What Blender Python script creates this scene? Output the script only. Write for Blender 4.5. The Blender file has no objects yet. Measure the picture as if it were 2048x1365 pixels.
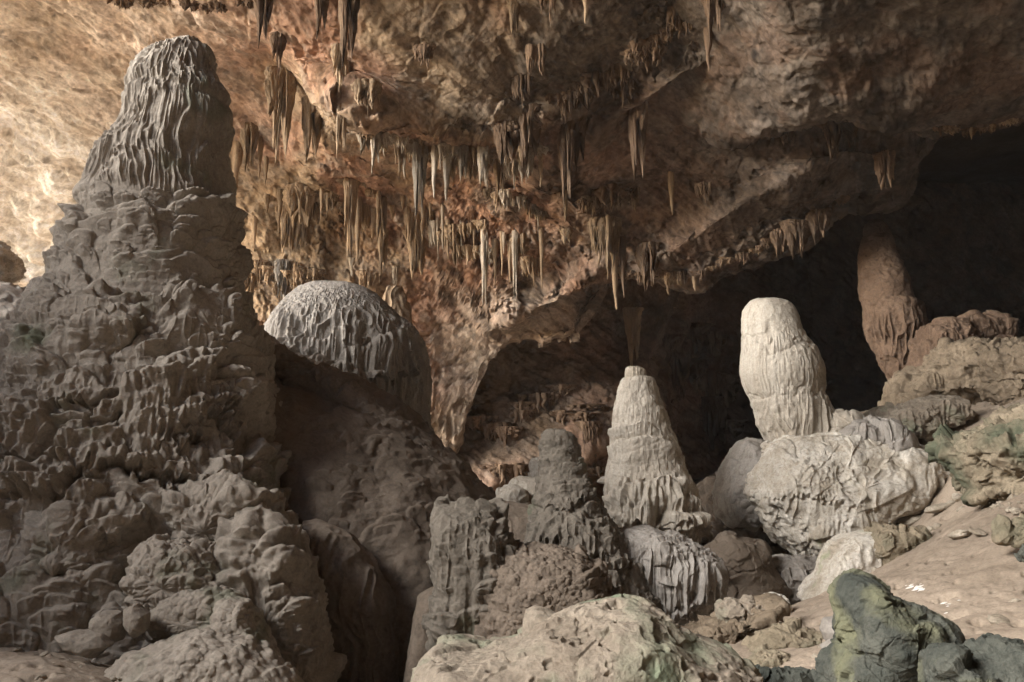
import bpy, math, numpy as np
R = math.radians
S = bpy.context.scene
C = S.collection

# ------------------------------------------------------------------ camera, sky, sun, exposure
F = 28 / 36 * 2048
CAMZ = 2.2
PITCH = math.atan(217.5 / F)
SP, CP = math.sin(PITCH), math.cos(PITCH)
cd = bpy.data.cameras.new('camera'); cam = bpy.data.objects.new('camera', cd); C.objects.link(cam)
cam.location = (0, 0, CAMZ); cam.rotation_euler = (R(90) + PITCH, 0, 0)
cd.lens = 28; cd.sensor_width = 36; cd.clip_start = 0.05; cd.clip_end = 500
S.camera = cam
SUN_EL, SUN_AZ = R(26), R(-109)          # azimuth measured from +Y, negative = to the left
w = bpy.data.worlds.new('World'); S.world = w; w.use_nodes = True
nt = w.node_tree; bg = nt.nodes['Background']
sky = nt.nodes.new('ShaderNodeTexSky'); sky.sky_type = 'NISHITA'; sky.sun_disc = False
sky.sun_elevation = SUN_EL; sky.sun_rotation = SUN_AZ
nt.links.new(sky.outputs[0], bg.inputs[0]); bg.inputs[1].default_value = 0.15
sd = bpy.data.lights.new('sun', 'SUN'); sd.energy = 5.0; sd.angle = R(50); sd.color = (1.0, 0.965, 0.92)
sun = bpy.data.objects.new('sun', sd); C.objects.link(sun)
from mathutils import Vector
dirv = Vector((math.sin(SUN_AZ) * math.cos(SUN_EL), math.cos(SUN_AZ) * math.cos(SUN_EL), math.sin(SUN_EL)))
sun.rotation_euler = (-dirv).to_track_quat('-Z', 'Y').to_euler(); sun.location = dirv * 60
S.view_settings.view_transform = 'Standard'; S.view_settings.look = 'None'
S.view_settings.exposure = 2.3; S.view_settings.gamma = 1; S.view_settings.use_curve_mapping = False
S.cycles.max_bounces = 8; S.cycles.diffuse_bounces = 6; S.cycles.glossy_bounces = 2
S.cycles.use_denoising = True

# ------------------------------------------------------------------ numpy helpers
f4 = np.float32
def Pt(px, py, Y):
    px, py, Y = np.broadcast_arrays(np.asarray(px, float), np.asarray(py, float), np.asarray(Y, float))
    dx = (px - 1024) / F; dy = (682.5 - py) / F
    s = Y / (CP - dy * SP)
    return np.stack([dx * s, Y, CAMZ + (SP + dy * CP) * s], -1)

def h3(i, j, k, s):
    n = (i * 374761393 + j * 668265263 + k * 2147483647 + s * 1274126177) & 0xffffffff
    n = ((n ^ (n >> 13)) * 1274126177) & 0xffffffff
    n = ((n ^ (n >> 16)) * 2246822519) & 0xffffffff
    return ((n ^ (n >> 15)) & 0xffffff).astype(f4) / f4(16777215)

def vn(p, seed=0):
    """value noise in 0..1 for points p[...,3]"""
    fl = np.floor(p); f = (p - fl).astype(f4); I = fl.astype(np.int64)
    f = f * f * f * (f * (f * 6 - 15) + 10)
    i, j, k = I[..., 0], I[..., 1], I[..., 2]; x, y, z = f[..., 0], f[..., 1], f[..., 2]
    def L(a, b, t): return a + (b - a) * t
    c = [[[h3(i + a, j + b, k + d, seed) for d in (0, 1)] for b in (0, 1)] for a in (0, 1)]
    return L(L(L(c[0][0][0], c[1][0][0], x), L(c[0][1][0], c[1][1][0], x), y),
             L(L(c[0][0][1], c[1][0][1], x), L(c[0][1][1], c[1][1][1], x), y), z)

def fbm(p, o=4, seed=0, g=0.5):
    t = 0; a = 1.0; s = 0
    for q in range(o):
        t = t + a * (vn(p * 2.03 ** q + 17.3 * q, seed + q) - 0.5); s += a; a *= g
    return t / s * 2
def ridge(p, o=3, seed=0, g=0.5):
    t = 0; a = 1.0; s = 0
    for q in range(o):
        t = t + a * (1 - np.abs(2 * vn(p * 2.03 ** q + 9.1 * q, seed + q) - 1)); s += a; a *= g
    return t / s
def worley(p, seed=0):
    """F1, F2 distances"""
    fl = np.floor(p); I = fl.astype(np.int64); fr = (p - fl).astype(f4)
    a = np.full(p.shape[:-1], 9, f4); b = a.copy()
    for i in (-1, 0, 1):
        for j in (-1, 0, 1):
            for k in (-1, 0, 1):
                ii, jj, kk = I[..., 0] + i, I[..., 1] + j, I[..., 2] + k
                d = (i + h3(ii, jj, kk, seed) - fr[..., 0]) ** 2 + (j + h3(ii, jj, kk, seed + 7) - fr[..., 1]) ** 2 + (k + h3(ii, jj, kk, seed + 13) - fr[..., 2]) ** 2
                b = np.minimum(b, np.maximum(a, d)); a = np.minimum(a, d)
    return np.sqrt(a), np.sqrt(b)

def sst(a, b, x):
    t = np.clip((x - a) / (b - a), 0, 1); return t * t * (3 - 2 * t)

def tps(pts, vals):
    pts = np.asarray(pts, float); n = len(pts); sc = pts.std(0).mean(); mu = pts.mean(0)
    q = (pts - mu) / sc
    def K(a, b):
        r2 = ((a[:, None] - b[None]) ** 2).sum(-1); return 0.5 * r2 * np.log(r2 + 1e-12)
    A = np.zeros((n + 3, n + 3)); A[:n, :n] = K(q, q) + np.eye(n) * 1e-3
    A[:n, n] = 1; A[:n, n + 1:] = q; A[n, :n] = 1; A[n + 1:, :n] = q.T
    c = np.linalg.solve(A, np.concatenate([np.asarray(vals, float), np.zeros(3)]))
    def f(x, y):
        X = np.stack([np.ravel(x), np.ravel(y)], -1).astype(float); X = (X - mu) / sc; out = np.empty(len(X))
        for a in range(0, len(X), 100000):
            B = X[a:a + 100000]; out[a:a + 100000] = K(B, q) @ c[:n] + c[n] + B @ c[n + 1:]
        return out.reshape(np.shape(x))
    return f

def pchip(xs, ys, x):
    xs = np.asarray(xs, float); ys = np.asarray(ys, float); h = np.diff(xs); d = np.diff(ys) / h
    m = np.zeros_like(ys); ok = d[1:] * d[:-1] > 0
    m[1:-1] = np.where(ok, 2 * d[1:] * d[:-1] / np.where(ok, d[1:] + d[:-1], 1), 0); m[0] = d[0]; m[-1] = d[-1]
    i = np.clip(np.searchsorted(xs, x) - 1, 0, len(xs) - 2); t = (x - xs[i]) / h[i]
    return ((1 + 2 * t) * (1 - t) ** 2 * ys[i] + t * (1 - t) ** 2 * h[i] * m[i] + t * t * (3 - 2 * t) * ys[i + 1] + t * t * (t - 1) * h[i] * m[i + 1])

# ------------------------------------------------------------------ objects
def setp(o, label=None, cat=None, group=None, kind=None):
    if label: o['label'] = label
    if cat: o['category'] = cat
    if group: o['group'] = group
    if kind: o['kind'] = kind
    return o

def grid_mesh(name, P, wrap=False, flip=False, col=None, caps=False):
    r, c = P.shape[:2]
    idx = np.arange(r * c).reshape(r, c)
    if wrap: idx = np.concatenate([idx, idx[:, :1]], 1)
    q = np.stack([idx[:-1, :-1], idx[1:, :-1], idx[1:, 1:], idx[:-1, 1:]], -1).reshape(-1, 4)
    if flip: q = q[:, ::-1]
    V = P.reshape(-1, 3).astype(f4)
    me = bpy.data.meshes.new(name)
    me.vertices.add(len(V)); me.vertices.foreach_set('co', V.ravel())
    me.loops.add(q.size); me.loops.foreach_set('vertex_index', q.ravel().astype(np.int32))
    me.polygons.add(len(q)); me.polygons.foreach_set('loop_start', np.arange(0, q.size, 4, dtype=np.int32))
    me.polygons.foreach_set('loop_total', np.full(len(q), 4, np.int32))
    me.polygons.foreach_set('use_smooth', np.ones(len(q), bool))
    me.update(calc_edges=True)
    if col is not None:
        at = me.color_attributes.new('tint', 'FLOAT_COLOR', 'POINT')
        cc = np.ones((len(V), 4), f4); cc[:, :3] = col.reshape(-1, 3); at.data.foreach_set('color', cc.ravel())
    return me

def link(name, me, mat, parent=None, origin=None):
    """one mesh object; its origin is moved to its base so it sits where it stands"""
    if origin is None:
        n = len(me.vertices); a = np.empty(n * 3, f4); me.vertices.foreach_get('co', a); a = a.reshape(-1, 3)
        origin = Vector(((a[:, 0].min() + a[:, 0].max()) / 2, (a[:, 1].min() + a[:, 1].max()) / 2, a[:, 2].min()))
    from mathutils import Matrix
    origin = Vector(origin)
    me.transform(Matrix.Translation(-origin))
    o = bpy.data.objects.new(name, me); C.objects.link(o); me.materials.append(mat)
    o.location = origin
    if parent is not None:
        o.parent = parent; o.location = origin - Vector(parent.location)
    return o

def empty(name, loc, label, cat, group=None):
    o = bpy.data.objects.new(name, None); C.objects.link(o); o.location = [float(v) for v in loc]
    o.empty_display_size = 0.2
    return setp(o, label, cat, group)

def normals(P, wrap):
    if wrap:
        E = np.concatenate([P[:, -1:], P, P[:, :1]], 1); du = E[:, 2:] - E[:, :-2]
    else:
        du = np.gradient(P, axis=1)
    dv = np.gradient(P, axis=0)
    n = np.cross(dv, du); n /= np.linalg.norm(n, axis=-1, keepdims=True) + 1e-9
    return n

class G:
    """a displaced grid: base points P, outward normals N, displacement D"""
    def __init__(s, P, wrap, seed=0, out=None):
        s.P = P.astype(f4); s.wrap = wrap; s.seed = seed
        N = normals(P, wrap)
        if out is not None:
            sg = np.sign((N * out).sum(-1, keepdims=True).mean()); N = N * (sg if sg != 0 else 1)
        s.N = N.astype(f4); s.D = np.zeros(P.shape[:2], f4)
        s.rng = np.random.default_rng(seed)
        s.W = [fbm(s.P * 2.2, 3, seed + 50), fbm(s.P * 2.2, 3, seed + 60)]
        s.W2 = [fbm(s.P * 7, 2, seed + 55), fbm(s.P * 7, 2, seed + 65)]
        s.fl = vn(s.P * np.array([26, 26, 2.2], f4) + s.W[0][..., None] * 1.2, seed + 3)
        if wrap:
            du = np.linalg.norm(np.roll(s.P, -1, 1) - s.P, axis=-1)
        else:
            du = np.linalg.norm(np.gradient(s.P, axis=1), axis=-1)
        dv = np.linalg.norm(np.gradient(s.P, axis=0), axis=-1)
        s.su = np.maximum(du, 1e-4); s.sv = np.maximum(dv, 1e-4)
        a = s.su * s.sv * ((s.N[..., 1] < 0.35) | (s.N[..., 2] > .5))
        s.area = a
    def final(s):
        return s.P + s.N * s.D[..., None]
    def lobes(s, n, w, l, A, kind='scale', mask=None, spread=.35, lean=0.0, at=None, round_=.18):
        a = s.area if mask is None else s.area * mask
        cum = np.cumsum(a.ravel()); D0 = s.D.copy(); nr, nc = s.D.shape
        if at is None:
            pick = np.searchsorted(cum, s.rng.random(n) * cum[-1]); pick = np.minimum(pick, nr * nc - 1)
            at = [(p // nc, p % nc) for p in pick]
        for (i, j) in at:
            k = float(np.exp(s.rng.normal() * spread)); ww, ll, AA = w * k, l * k * float(np.exp(s.rng.normal() * .2)), A * k
            rr = 1.15 * max(ww, ll) if kind != 'dot' else 1.1 * ww
            ri = int(min(rr / s.sv[i, j] + 2, nr)); rj = int(min(rr / s.su[i, j] + 2, nc // 3))
            i0, i1 = max(0, i - ri), min(nr, i + ri + 1)
            js = np.arange(j - rj, j + rj + 1)
            js = js % nc if s.wrap else js[(js >= 0) & (js < nc)]
            ix = np.ix_(np.arange(i0, i1), js)
            d = s.P[ix] - s.P[i, j]
            nn = s.N[i, j]; T = np.array([-nn[1], nn[0], 0]); tn = np.linalg.norm(T)
            T = T / tn if tn > .15 else np.array([1, 0, 0]); Dn = np.cross(T, nn)
            if Dn[2] > 0: Dn = -Dn
            th = lean + s.rng.normal() * .18
            T, Dn = T * math.cos(th) + Dn * math.sin(th), Dn * math.cos(th) - T * math.sin(th)
            du = d @ T.astype(f4) + s.W[0][ix] * ww * .9 + s.W2[0][ix] * ww * .18
            dv = d @ Dn.astype(f4) + s.W[1][ix] * ll * .35 + s.W2[1][ix] * ll * .06
            u = du / ww; v = dv / ll
            ok = (np.abs(u) < 1)
            u2 = np.clip(1 - u * u, 0, 1)
            if kind == 'dot':
                u = (d @ T.astype(f4)) / ww; v = (d @ Dn.astype(f4)) / ww; q = np.clip(1 - u * u - v * v - (d @ nn) ** 2 / ww ** 2, 0, 1); b = AA * np.sqrt(q)
            else:
                top = -.5 + .38 * (1 - np.sqrt(u2)); t = (v - top) / (.5 - top + 1e-6)
                tc = np.clip(t, 0, 1)
                rise = np.sqrt(np.clip(1 - (1 - np.minimum(tc / round_, 1)) ** 2, 0, 1))
                if kind == 'scale':
                    b = AA * rise * (1 - tc) ** .8 * u2 ** .3
                else:
                    end = .95 - .32 * s.fl[ix]
                    b = AA * rise * (.75 + .25 * tc) * (1 - sst(end - .05, end + .03, tc)) * u2 ** .25 * (.72 + .5 * s.fl[ix])
                b = np.where(ok & (t > 0) & (t < 1), b, 0)
            s.D[ix] = np.maximum(s.D[ix], D0[ix] + b)
        return s
    def add(s, d): s.D = s.D + d.astype(f4) if hasattr(d, 'astype') else s.D + d; return s
    def grain(s, a=.012, f=9, o=4): return s.add(a * fbm(s.P * f, o, s.seed + 5, .6))
    def flutes(s, a, k=14, kz=1.2, mask=1.0, seed=1, wob=1.0, sharp=1.0):
        q = s.P * np.array([k, k, kz], f4); q = q + (fbm(s.P * 1.7, 2, s.seed + 31) * wob)[..., None]
        n = vn(q, s.seed + seed); r = np.clip(1 - 1.6 * np.abs(2 * n - 1), 0, 1) ** sharp * 1.3
        return s.add(a * .62 * (r - .5) * mask * sst(.97, .6, s.N[..., 2]))

def body(prof, Y, depth=1.0, nt_=500, nz=500, seed=0, yo=None, lump=.08, sq=2.0):
    """stalagmite: prof = [(py, left px, right px)...] read at depth Y, top first"""
    pr = np.array(prof, float)
    py = np.linspace(pr[0, 0], pr[-1, 0], 900)
    # sqrt-like spacing near the top keeps round crowns round
    xl = pchip(pr[:, 0], pr[:, 1], py); xr = pchip(pr[:, 0], pr[:, 2], py)
    r = np.maximum((xr - xl) / 2 * Y / F, .002); mid = (xl + xr) / 2
    c = Pt(mid, py, Y)
    r[0] = .002
    arc = np.concatenate([[0], np.cumsum(np.hypot(np.diff(r) , np.diff(c[:, 2])))])
    s = np.linspace(0, arc[-1], nz)
    rr = np.interp(s, arc, r); cx = np.interp(s, arc, c[:, 0]); cz = np.interp(s, arc, c[:, 2])
    cy = np.full(nz, float(Y))
    if yo is not None: cy = cy + np.interp(np.interp(s, arc, py), [a for a, _ in yo], [b for _, b in yo])
    t = np.linspace(-1, 1, nt_, endpoint=False); th = math.pi * (t * .62 + .38 * t ** 3)   # denser towards the camera side
    view = math.atan2(cx.mean(), Y)
    ct, st = np.cos(th), np.sin(th)
    e = 2.0 / sq
    ct = np.sign(ct) * np.abs(ct) ** e; st = np.sign(st) * np.abs(st) ** e
    X = cx[:, None] + rr[:, None] * (st[None] * math.cos(view) - ct[None] * depth * math.sin(view))
    Yy = cy[:, None] - rr[:, None] * (ct[None] * depth * math.cos(view) + st[None] * math.sin(view))
    Z = np.repeat(cz[:, None], nt_, 1)
    P = np.stack([X, Yy, Z], -1)
    cen = np.stack([cx, cy, cz], -1)[:, None]
    g = G(P, True, seed, P - cen)
    if lump: g.P = (g.P + g.N * (lump * fbm(g.P * 1.1, 2, seed + 90))[..., None] * np.minimum(1, rr / .3)[:, None, None]).astype(f4)
    g.py = np.interp(s, arc, py)[:, None] * np.ones((1, nt_)); g.th = th[None] * np.ones((nz, 1))
    g.cen = cen; g.rr = rr; g.mid = np.interp(s, arc, mid)
    g.xl = np.interp(s, arc, xl); g.xr = np.interp(s, arc, xr)
    return g

def at_px(g, pts):
    """grid indices of pixels on the camera side of a body"""
    out = []
    for px, py in pts:
        i = int(np.argmin(np.abs(g.py[:, 0] - py)))
        sn = np.clip((px - (g.xl[i] + g.xr[i]) / 2) / max(1, (g.xr[i] - g.xl[i]) / 2), -.97, .97)
        j = int(np.argmin(np.abs(g.th[i] - math.asin(sn)))); out.append((i, j))
    return out

def blob(outline, Y, thick, na=300, nb=200, seed=0, e=.7, back=1.0, lump=.0, c=None, tilt=0.0):
    """boulder: outline px polygon (star shaped about its centre) read at depth Y, front bulge of thick metres"""
    o = np.array(outline, float)
    if c is None: c = (o.min(0) + o.max(0)) / 2
    c = np.array(c, float)
    W = Pt(o[:, 0], o[:, 1], Y); c3 = Pt(c[0], c[1], Y)
    d = W - c3; al = np.arctan2(d[:, 2], d[:, 0]); rho = np.hypot(d[:, 0], d[:, 2])
    k = np.argsort(al); al, rho = al[k], rho[k]
    al = np.concatenate([al - 2 * math.pi, al, al + 2 * math.pi]); rho = np.tile(rho, 3)
    a = np.linspace(-math.pi, math.pi, na, endpoint=False)
    x = np.interp(a, al, rho * np.cos(al)); z = np.interp(a, al, rho * np.sin(al))
    # light smoothing of the outline
    for _ in range(max(1, na // 90)):
        x = (np.roll(x, 1) + x * 2 + np.roll(x, -1)) / 4; z = (np.roll(z, 1) + z * 2 + np.roll(z, -1)) / 4
    b = np.linspace(-1, 1, nb); ph = b * math.pi / 2
    cr = np.cos(ph) ** e; cr[0] = cr[-1] = 1e-4; sr = np.sin(ph)
    dep = np.where(sr > 0, thick, thick * back) * sr
    P = np.stack([c3[0] + x[None] * cr[:, None], Y - dep[:, None] + z[None] * cr[:, None] * tilt, c3[2] + z[None] * cr[:, None]], -1)
    g = G(P, True, seed, P - c3)
    if lump: g.P = (g.P + g.N * (lump * fbm(g.P * 1.3, 3, seed + 90))[..., None]).astype(f4)
    return g

def cellvec(p, seed=0):
    fl = np.floor(p); I = fl.astype(np.int64); fr = (p - fl).astype(f4)
    best = np.full(p.shape[:-1], 9, f4); out = np.zeros(p.shape[:-1], f4)
    for i in (-1, 0, 1):
        for j in (-1, 0, 1):
            for k in (-1, 0, 1):
                ii, jj, kk = I[..., 0] + i, I[..., 1] + j, I[..., 2] + k
                dx, dy, dz = fr[..., 0] - i - h3(ii, jj, kk, seed), fr[..., 1] - j - h3(ii, jj, kk, seed + 7), fr[..., 2] - k - h3(ii, jj, kk, seed + 13)
                d = dx * dx + dy * dy + dz * dz
                v = dx * (h3(ii, jj, kk, seed + 21) - .5) + dy * (h3(ii, jj, kk, seed + 22) - .5) + dz * (h3(ii, jj, kk, seed + 23) - .5) + .5 * (h3(ii, jj, kk, seed + 24) - .5)
                m = d < best; best = np.where(m, d, best); out = np.where(m, v, out)
    return out
def cuts(g, n, a, seed=0):
    w = g.P * np.array([n, n, n * 1.25], f4) + fbm(g.P * n * 1.6, 3, seed)[..., None] * .35
    return g.add(a * 1.6 * cellvec(w, seed + 3)).add(a * .7 * cellvec(w * 2.3 + 5, seed + 4)).add(-a * .5 * sst(.25, .45, fbm(g.P * n * 2.2, 3, seed + 9)))
def cuts_old(g, n, a, seed=0):
    """angular breaks: terraced plane offsets"""
    w1, w2 = worley(g.P * n + fbm(g.P * n, 2, seed)[..., None] * .4, seed + 3)
    return g.add(a * (w1 - .5)).add(-a * .6 * (1 - sst(0, .12, w2 - w1)))

def nodes_mat(name):
    m = bpy.data.materials.new(name); m.use_nodes = True
    n = m.node_tree.nodes; b = n['Principled BSDF']; return m, n, m.node_tree.links, b

def rock(name, ca, cb, cc=None, sc=1.2, rough=.92, bump=.012, bs=30, streak=False, moss=None, tint=False, spec=.15, mosscol=(.06, .075, .035)):
    m, n, l, b = nodes_mat(name)
    tc = n.new('ShaderNodeNewGeometry')
    mp = n.new('ShaderNodeMapping'); l.new(tc.outputs['Position'], mp.inputs[0])
    if streak: mp.inputs['Scale'].default_value = (1, 1, .22)
    n1 = n.new('ShaderNodeTexNoise'); n1.inputs['Scale'].default_value = sc; n1.inputs['Detail'].default_value = 8; n1.inputs['Roughness'].default_value = .62
    l.new(mp.outputs[0], n1.inputs[0])
    n2 = n.new('ShaderNodeTexNoise'); n2.inputs['Scale'].default_value = sc * 9; n2.inputs['Detail'].default_value = 5; n2.inputs['Roughness'].default_value = .7
    l.new(mp.outputs[0], n2.inputs[0])
    r1 = n.new('ShaderNodeValToRGB'); l.new(n1.outputs[0], r1.inputs[0])
    r1.color_ramp.elements[0].position = .36; r1.color_ramp.elements[1].position = .64
    r1.color_ramp.elements[0].color = (*ca, 1); r1.color_ramp.elements[1].color = (*cb, 1)
    out = r1.outputs[0]
    if cc is not None:
        mx = n.new('ShaderNodeMix'); mx.data_type = 'RGBA'
        r2 = n.new('ShaderNodeMapRange'); r2.inputs[1].default_value = .5; r2.inputs[2].default_value = .7
        l.new(n2.outputs[0], r2.inputs[0]); l.new(r2.outputs[0], mx.inputs[0]); l.new(out, mx.inputs[6]); mx.inputs[7].default_value = (*cc, 1); out = mx.outputs[2]
    if tint:
        at = n.new('ShaderNodeAttribute'); at.attribute_name = 'tint'
        mx = n.new('ShaderNodeMix'); mx.data_type = 'RGBA'; mx.blend_type = 'MULTIPLY'; mx.inputs[0].default_value = 1
        l.new(out, mx.inputs[6]); l.new(at.outputs[0], mx.inputs[7]); out = mx.outputs[2]
    if moss:
        n4 = n.new('ShaderNodeTexNoise'); n4.inputs['Scale'].default_value = moss[0]; n4.inputs['Detail'].default_value = 6; l.new(tc.outputs['Position'], n4.inputs[0])
        r4 = n.new('ShaderNodeMapRange'); r4.inputs[1].default_value = moss[1]; r4.inputs[2].default_value = moss[1] + .14
        l.new(n4.outputs[0], r4.inputs[0])
        mx = n.new('ShaderNodeMix'); mx.data_type = 'RGBA'; l.new(r4.outputs[0], mx.inputs[0]); l.new(out, mx.inputs[6]); mx.inputs[7].default_value = (*mosscol, 1); out = mx.outputs[2]
    # fine value speckle
    n3 = n.new('ShaderNodeTexNoise'); n3.inputs['Scale'].default_value = bs; n3.inputs['Detail'].default_value = 4; n3.inputs['Roughness'].default_value = .7
    l.new(tc.outputs['Position'], n3.inputs[0])
    r3 = n.new('ShaderNodeMapRange'); r3.inputs[1].default_value = .3; r3.inputs[2].default_value = .7; r3.inputs[3].default_value = .8; r3.inputs[4].default_value = 1.15
    l.new(n3.outputs[0], r3.inputs[0])
    mx = n.new('ShaderNodeMix'); mx.data_type = 'RGBA'; mx.blend_type = 'MULTIPLY'; mx.inputs[0].default_value = 1
    l.new(out, mx.inputs[6]); l.new(r3.outputs[0], mx.inputs[7]); out = mx.outputs[2]
    if name.endswith('stalactite'):
        oi = n.new('ShaderNodeObjectInfo'); r5 = n.new('ShaderNodeMapRange'); r5.inputs[3].default_value = .65; r5.inputs[4].default_value = 1.2; l.new(oi.outputs['Random'], r5.inputs[0])
        mx = n.new('ShaderNodeMix'); mx.data_type = 'RGBA'; mx.blend_type = 'MULTIPLY'; mx.inputs[0].default_value = 1
        l.new(out, mx.inputs[6]); l.new(r5.outputs[0], mx.inputs[7]); out = mx.outputs[2]
    l.new(out, b.inputs['Base Color'])
    b.inputs['Roughness'].default_value = rough; b.inputs['Specular IOR Level'].default_value = spec
    bp = n.new('ShaderNodeBump'); bp.inputs['Strength'].default_value = .6; bp.inputs['Distance'].default_value = bump
    ad = n.new('ShaderNodeMath'); ad.operation = 'MULTIPLY_ADD'; l.new(n2.outputs[0], ad.inputs[0]); ad.inputs[1].default_value = 1.6; l.new(n3.outputs[0], ad.inputs[2])
    l.new(ad.outputs[0], bp.inputs['Height']); l.new(bp.outputs[0], b.inputs['Normal'])
    return m

M = dict(
    grey=rock('grey_flowstone', (.25, .215, .175), (.36, .315, .26), (.21, .18, .148), 1.1, bump=.012, bs=34, moss=(1.3, .6), mosscol=(.15, .16, .11)),
    umber=rock('dark_umber_flowstone', (.125, .108, .087), (.195, .17, .138), (.108, .094, .076), 1.1, bump=.012, bs=34, moss=(1.3, .6), mosscol=(.11, .12, .08)),
    brown=rock('brown_mud_flowstone', (.125, .098, .074), (.20, .16, .124), (.11, .088, .068), .9, bump=.01, bs=30),
    dome=rock('pale_dusted_flowstone', (.225, .203, .178), (.315, .29, .26), (.195, .172, .145), 1.3, bump=.01, bs=36, streak=True),
    white=rock('white_calcite', (.33, .288, .232), (.44, .40, .34), (.28, .243, .195), 1.6, bump=.01, bs=34, streak=True),
    whiteblock=rock('stained_white_calcite', (.36, .315, .25), (.56, .525, .465), (.30, .255, .20), 2.2, bump=.012, bs=30, moss=(2.1, .62), mosscol=(.28, .29, .19)),
    wall=rock('cave_wall_rock', (.62, .56, .50), (1.0, 1.0, 1.0), (.58, .53, .48), .8, bump=.03, bs=14, tint=True),
    dim=rock('shaded_red_brown_flowstone', (.105, .068, .046), (.17, .115, .08), (.09, .062, .044), 1.4, bump=.014, bs=26),  # colour lowered to stand in for ceiling shade at the far right
    dusk=rock('dusty_brown_limestone', (.15, .115, .08), (.24, .19, .135), (.12, .095, .068), 2.0, bump=.02, bs=24),
    stal=rock('tan_stalactite', (.27, .19, .12), (.43, .32, .215), (.22, .15, .095), 1.5, bump=.012, bs=26, streak=True),
    stald=rock('brown_stalactite', (.14, .09, .06), (.26, .18, .12), (.12, .085, .06), 1.5, bump=.012, bs=26, streak=True),
    stalw=rock('white_stalactite', (.36, .29, .215), (.53, .46, .375), (.31, .235, .165), 1.5, bump=.012, bs=26, streak=True),
    sand=rock('cave_sand', (.27, .222, .172), (.36, .30, .238), (.225, .183, .142), .7, bump=.012, bs=40, tint=True),
    green=rock('green_black_limestone', (.05, .055, .047), (.10, .102, .085), (.04, .044, .038), 2.4, bump=.02, bs=22, moss=(2.0, .5), mosscol=(.15, .15, .095)),
    pale=rock('pale_green_boulder', (.21, .172, .132), (.30, .255, .20), (.175, .15, .115), 1.6, bump=.016, bs=24, moss=(1.5, .5), mosscol=(.155, .175, .12)),
    mossy=rock('mossy_limestone', (.20, .165, .115), (.32, .265, .19), (.15, .13, .09), 2.4, bump=.02, bs=22, moss=(1.1, .5), mosscol=(.10, .107, .072)),
    stone=rock('loose_stone', (.25, .21, .16), (.42, .37, .30), (.21, .18, .13), 3.5, bump=.012, bs=34),
)

# ================================================================== THE CAVE ITSELF
wallpts = [(-300, -250, 13), (-300, 300, 22), (-300, 700, 26), (-300, 1000, 27), (0, 0, 16.5), (0, 300, 22.5), (0, 500, 26), (0, 900, 27),
           (300, 0, 15.5), (300, 300, 20.5), (500, 0, 14.6), (500, 150, 17.2), (500, 300, 20), (500, 600, 23), (500, 950, 25),
           (700, 0, 14), (700, 150, 15.6), (700, 280, 17), (750, 400, 20.5), (700, 600, 22.5),
           (900, 0, 13.6), (900, 270, 16.6), (900, 340, 19), (900, 500, 21), (900, 620, 22.8), (900, 950, 24),
           (1100, 0, 13.2), (1100, 300, 17.3), (1100, 500, 20), (1100, 700, 22.5), (1250, 560, 20.2), (1400, 0, 13), (1400, 300, 16.4), (1400, 560, 19.3),
           (1700, 0, 12.6), (1700, 250, 15), (1700, 420, 18), (2050, 0, 12.4), (2050, 250, 15.5), (2050, 420, 19), (2400, 300, 16), (2400, -250, 11), (1024, -250, 10.8)]
wf = tps([(a, b) for a, b, _ in wallpts], [c for *_, c in wallpts])
def lipB(px):
    xs = [-500, 700, 860, 905, 940, 975, 1010, 1080, 1150, 1185, 1215, 1240, 1290, 1330, 1400, 1480, 1560, 1640, 1700, 1800, 1840, 1880, 1930, 2000, 2500]
    ys = [1100, 1100, 1020, 905, 830, 735, 705, 700, 688, 655, 605, 572, 566, 575, 582, 548, 500, 435, 392, 382, 345, 285, 255, 230, 190]
    return np.interp(px, xs, ys)
def lipA(px):
    xs = [1100, 1300, 1400, 1470, 1540, 1600, 1660, 1720, 1800, 1880, 1960, 2048, 2500]
    ys = [150, 215, 270, 290, 276, 262, 238, 243, 264, 274, 264, 249, 230]
    return np.interp(px, xs, ys)

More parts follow.
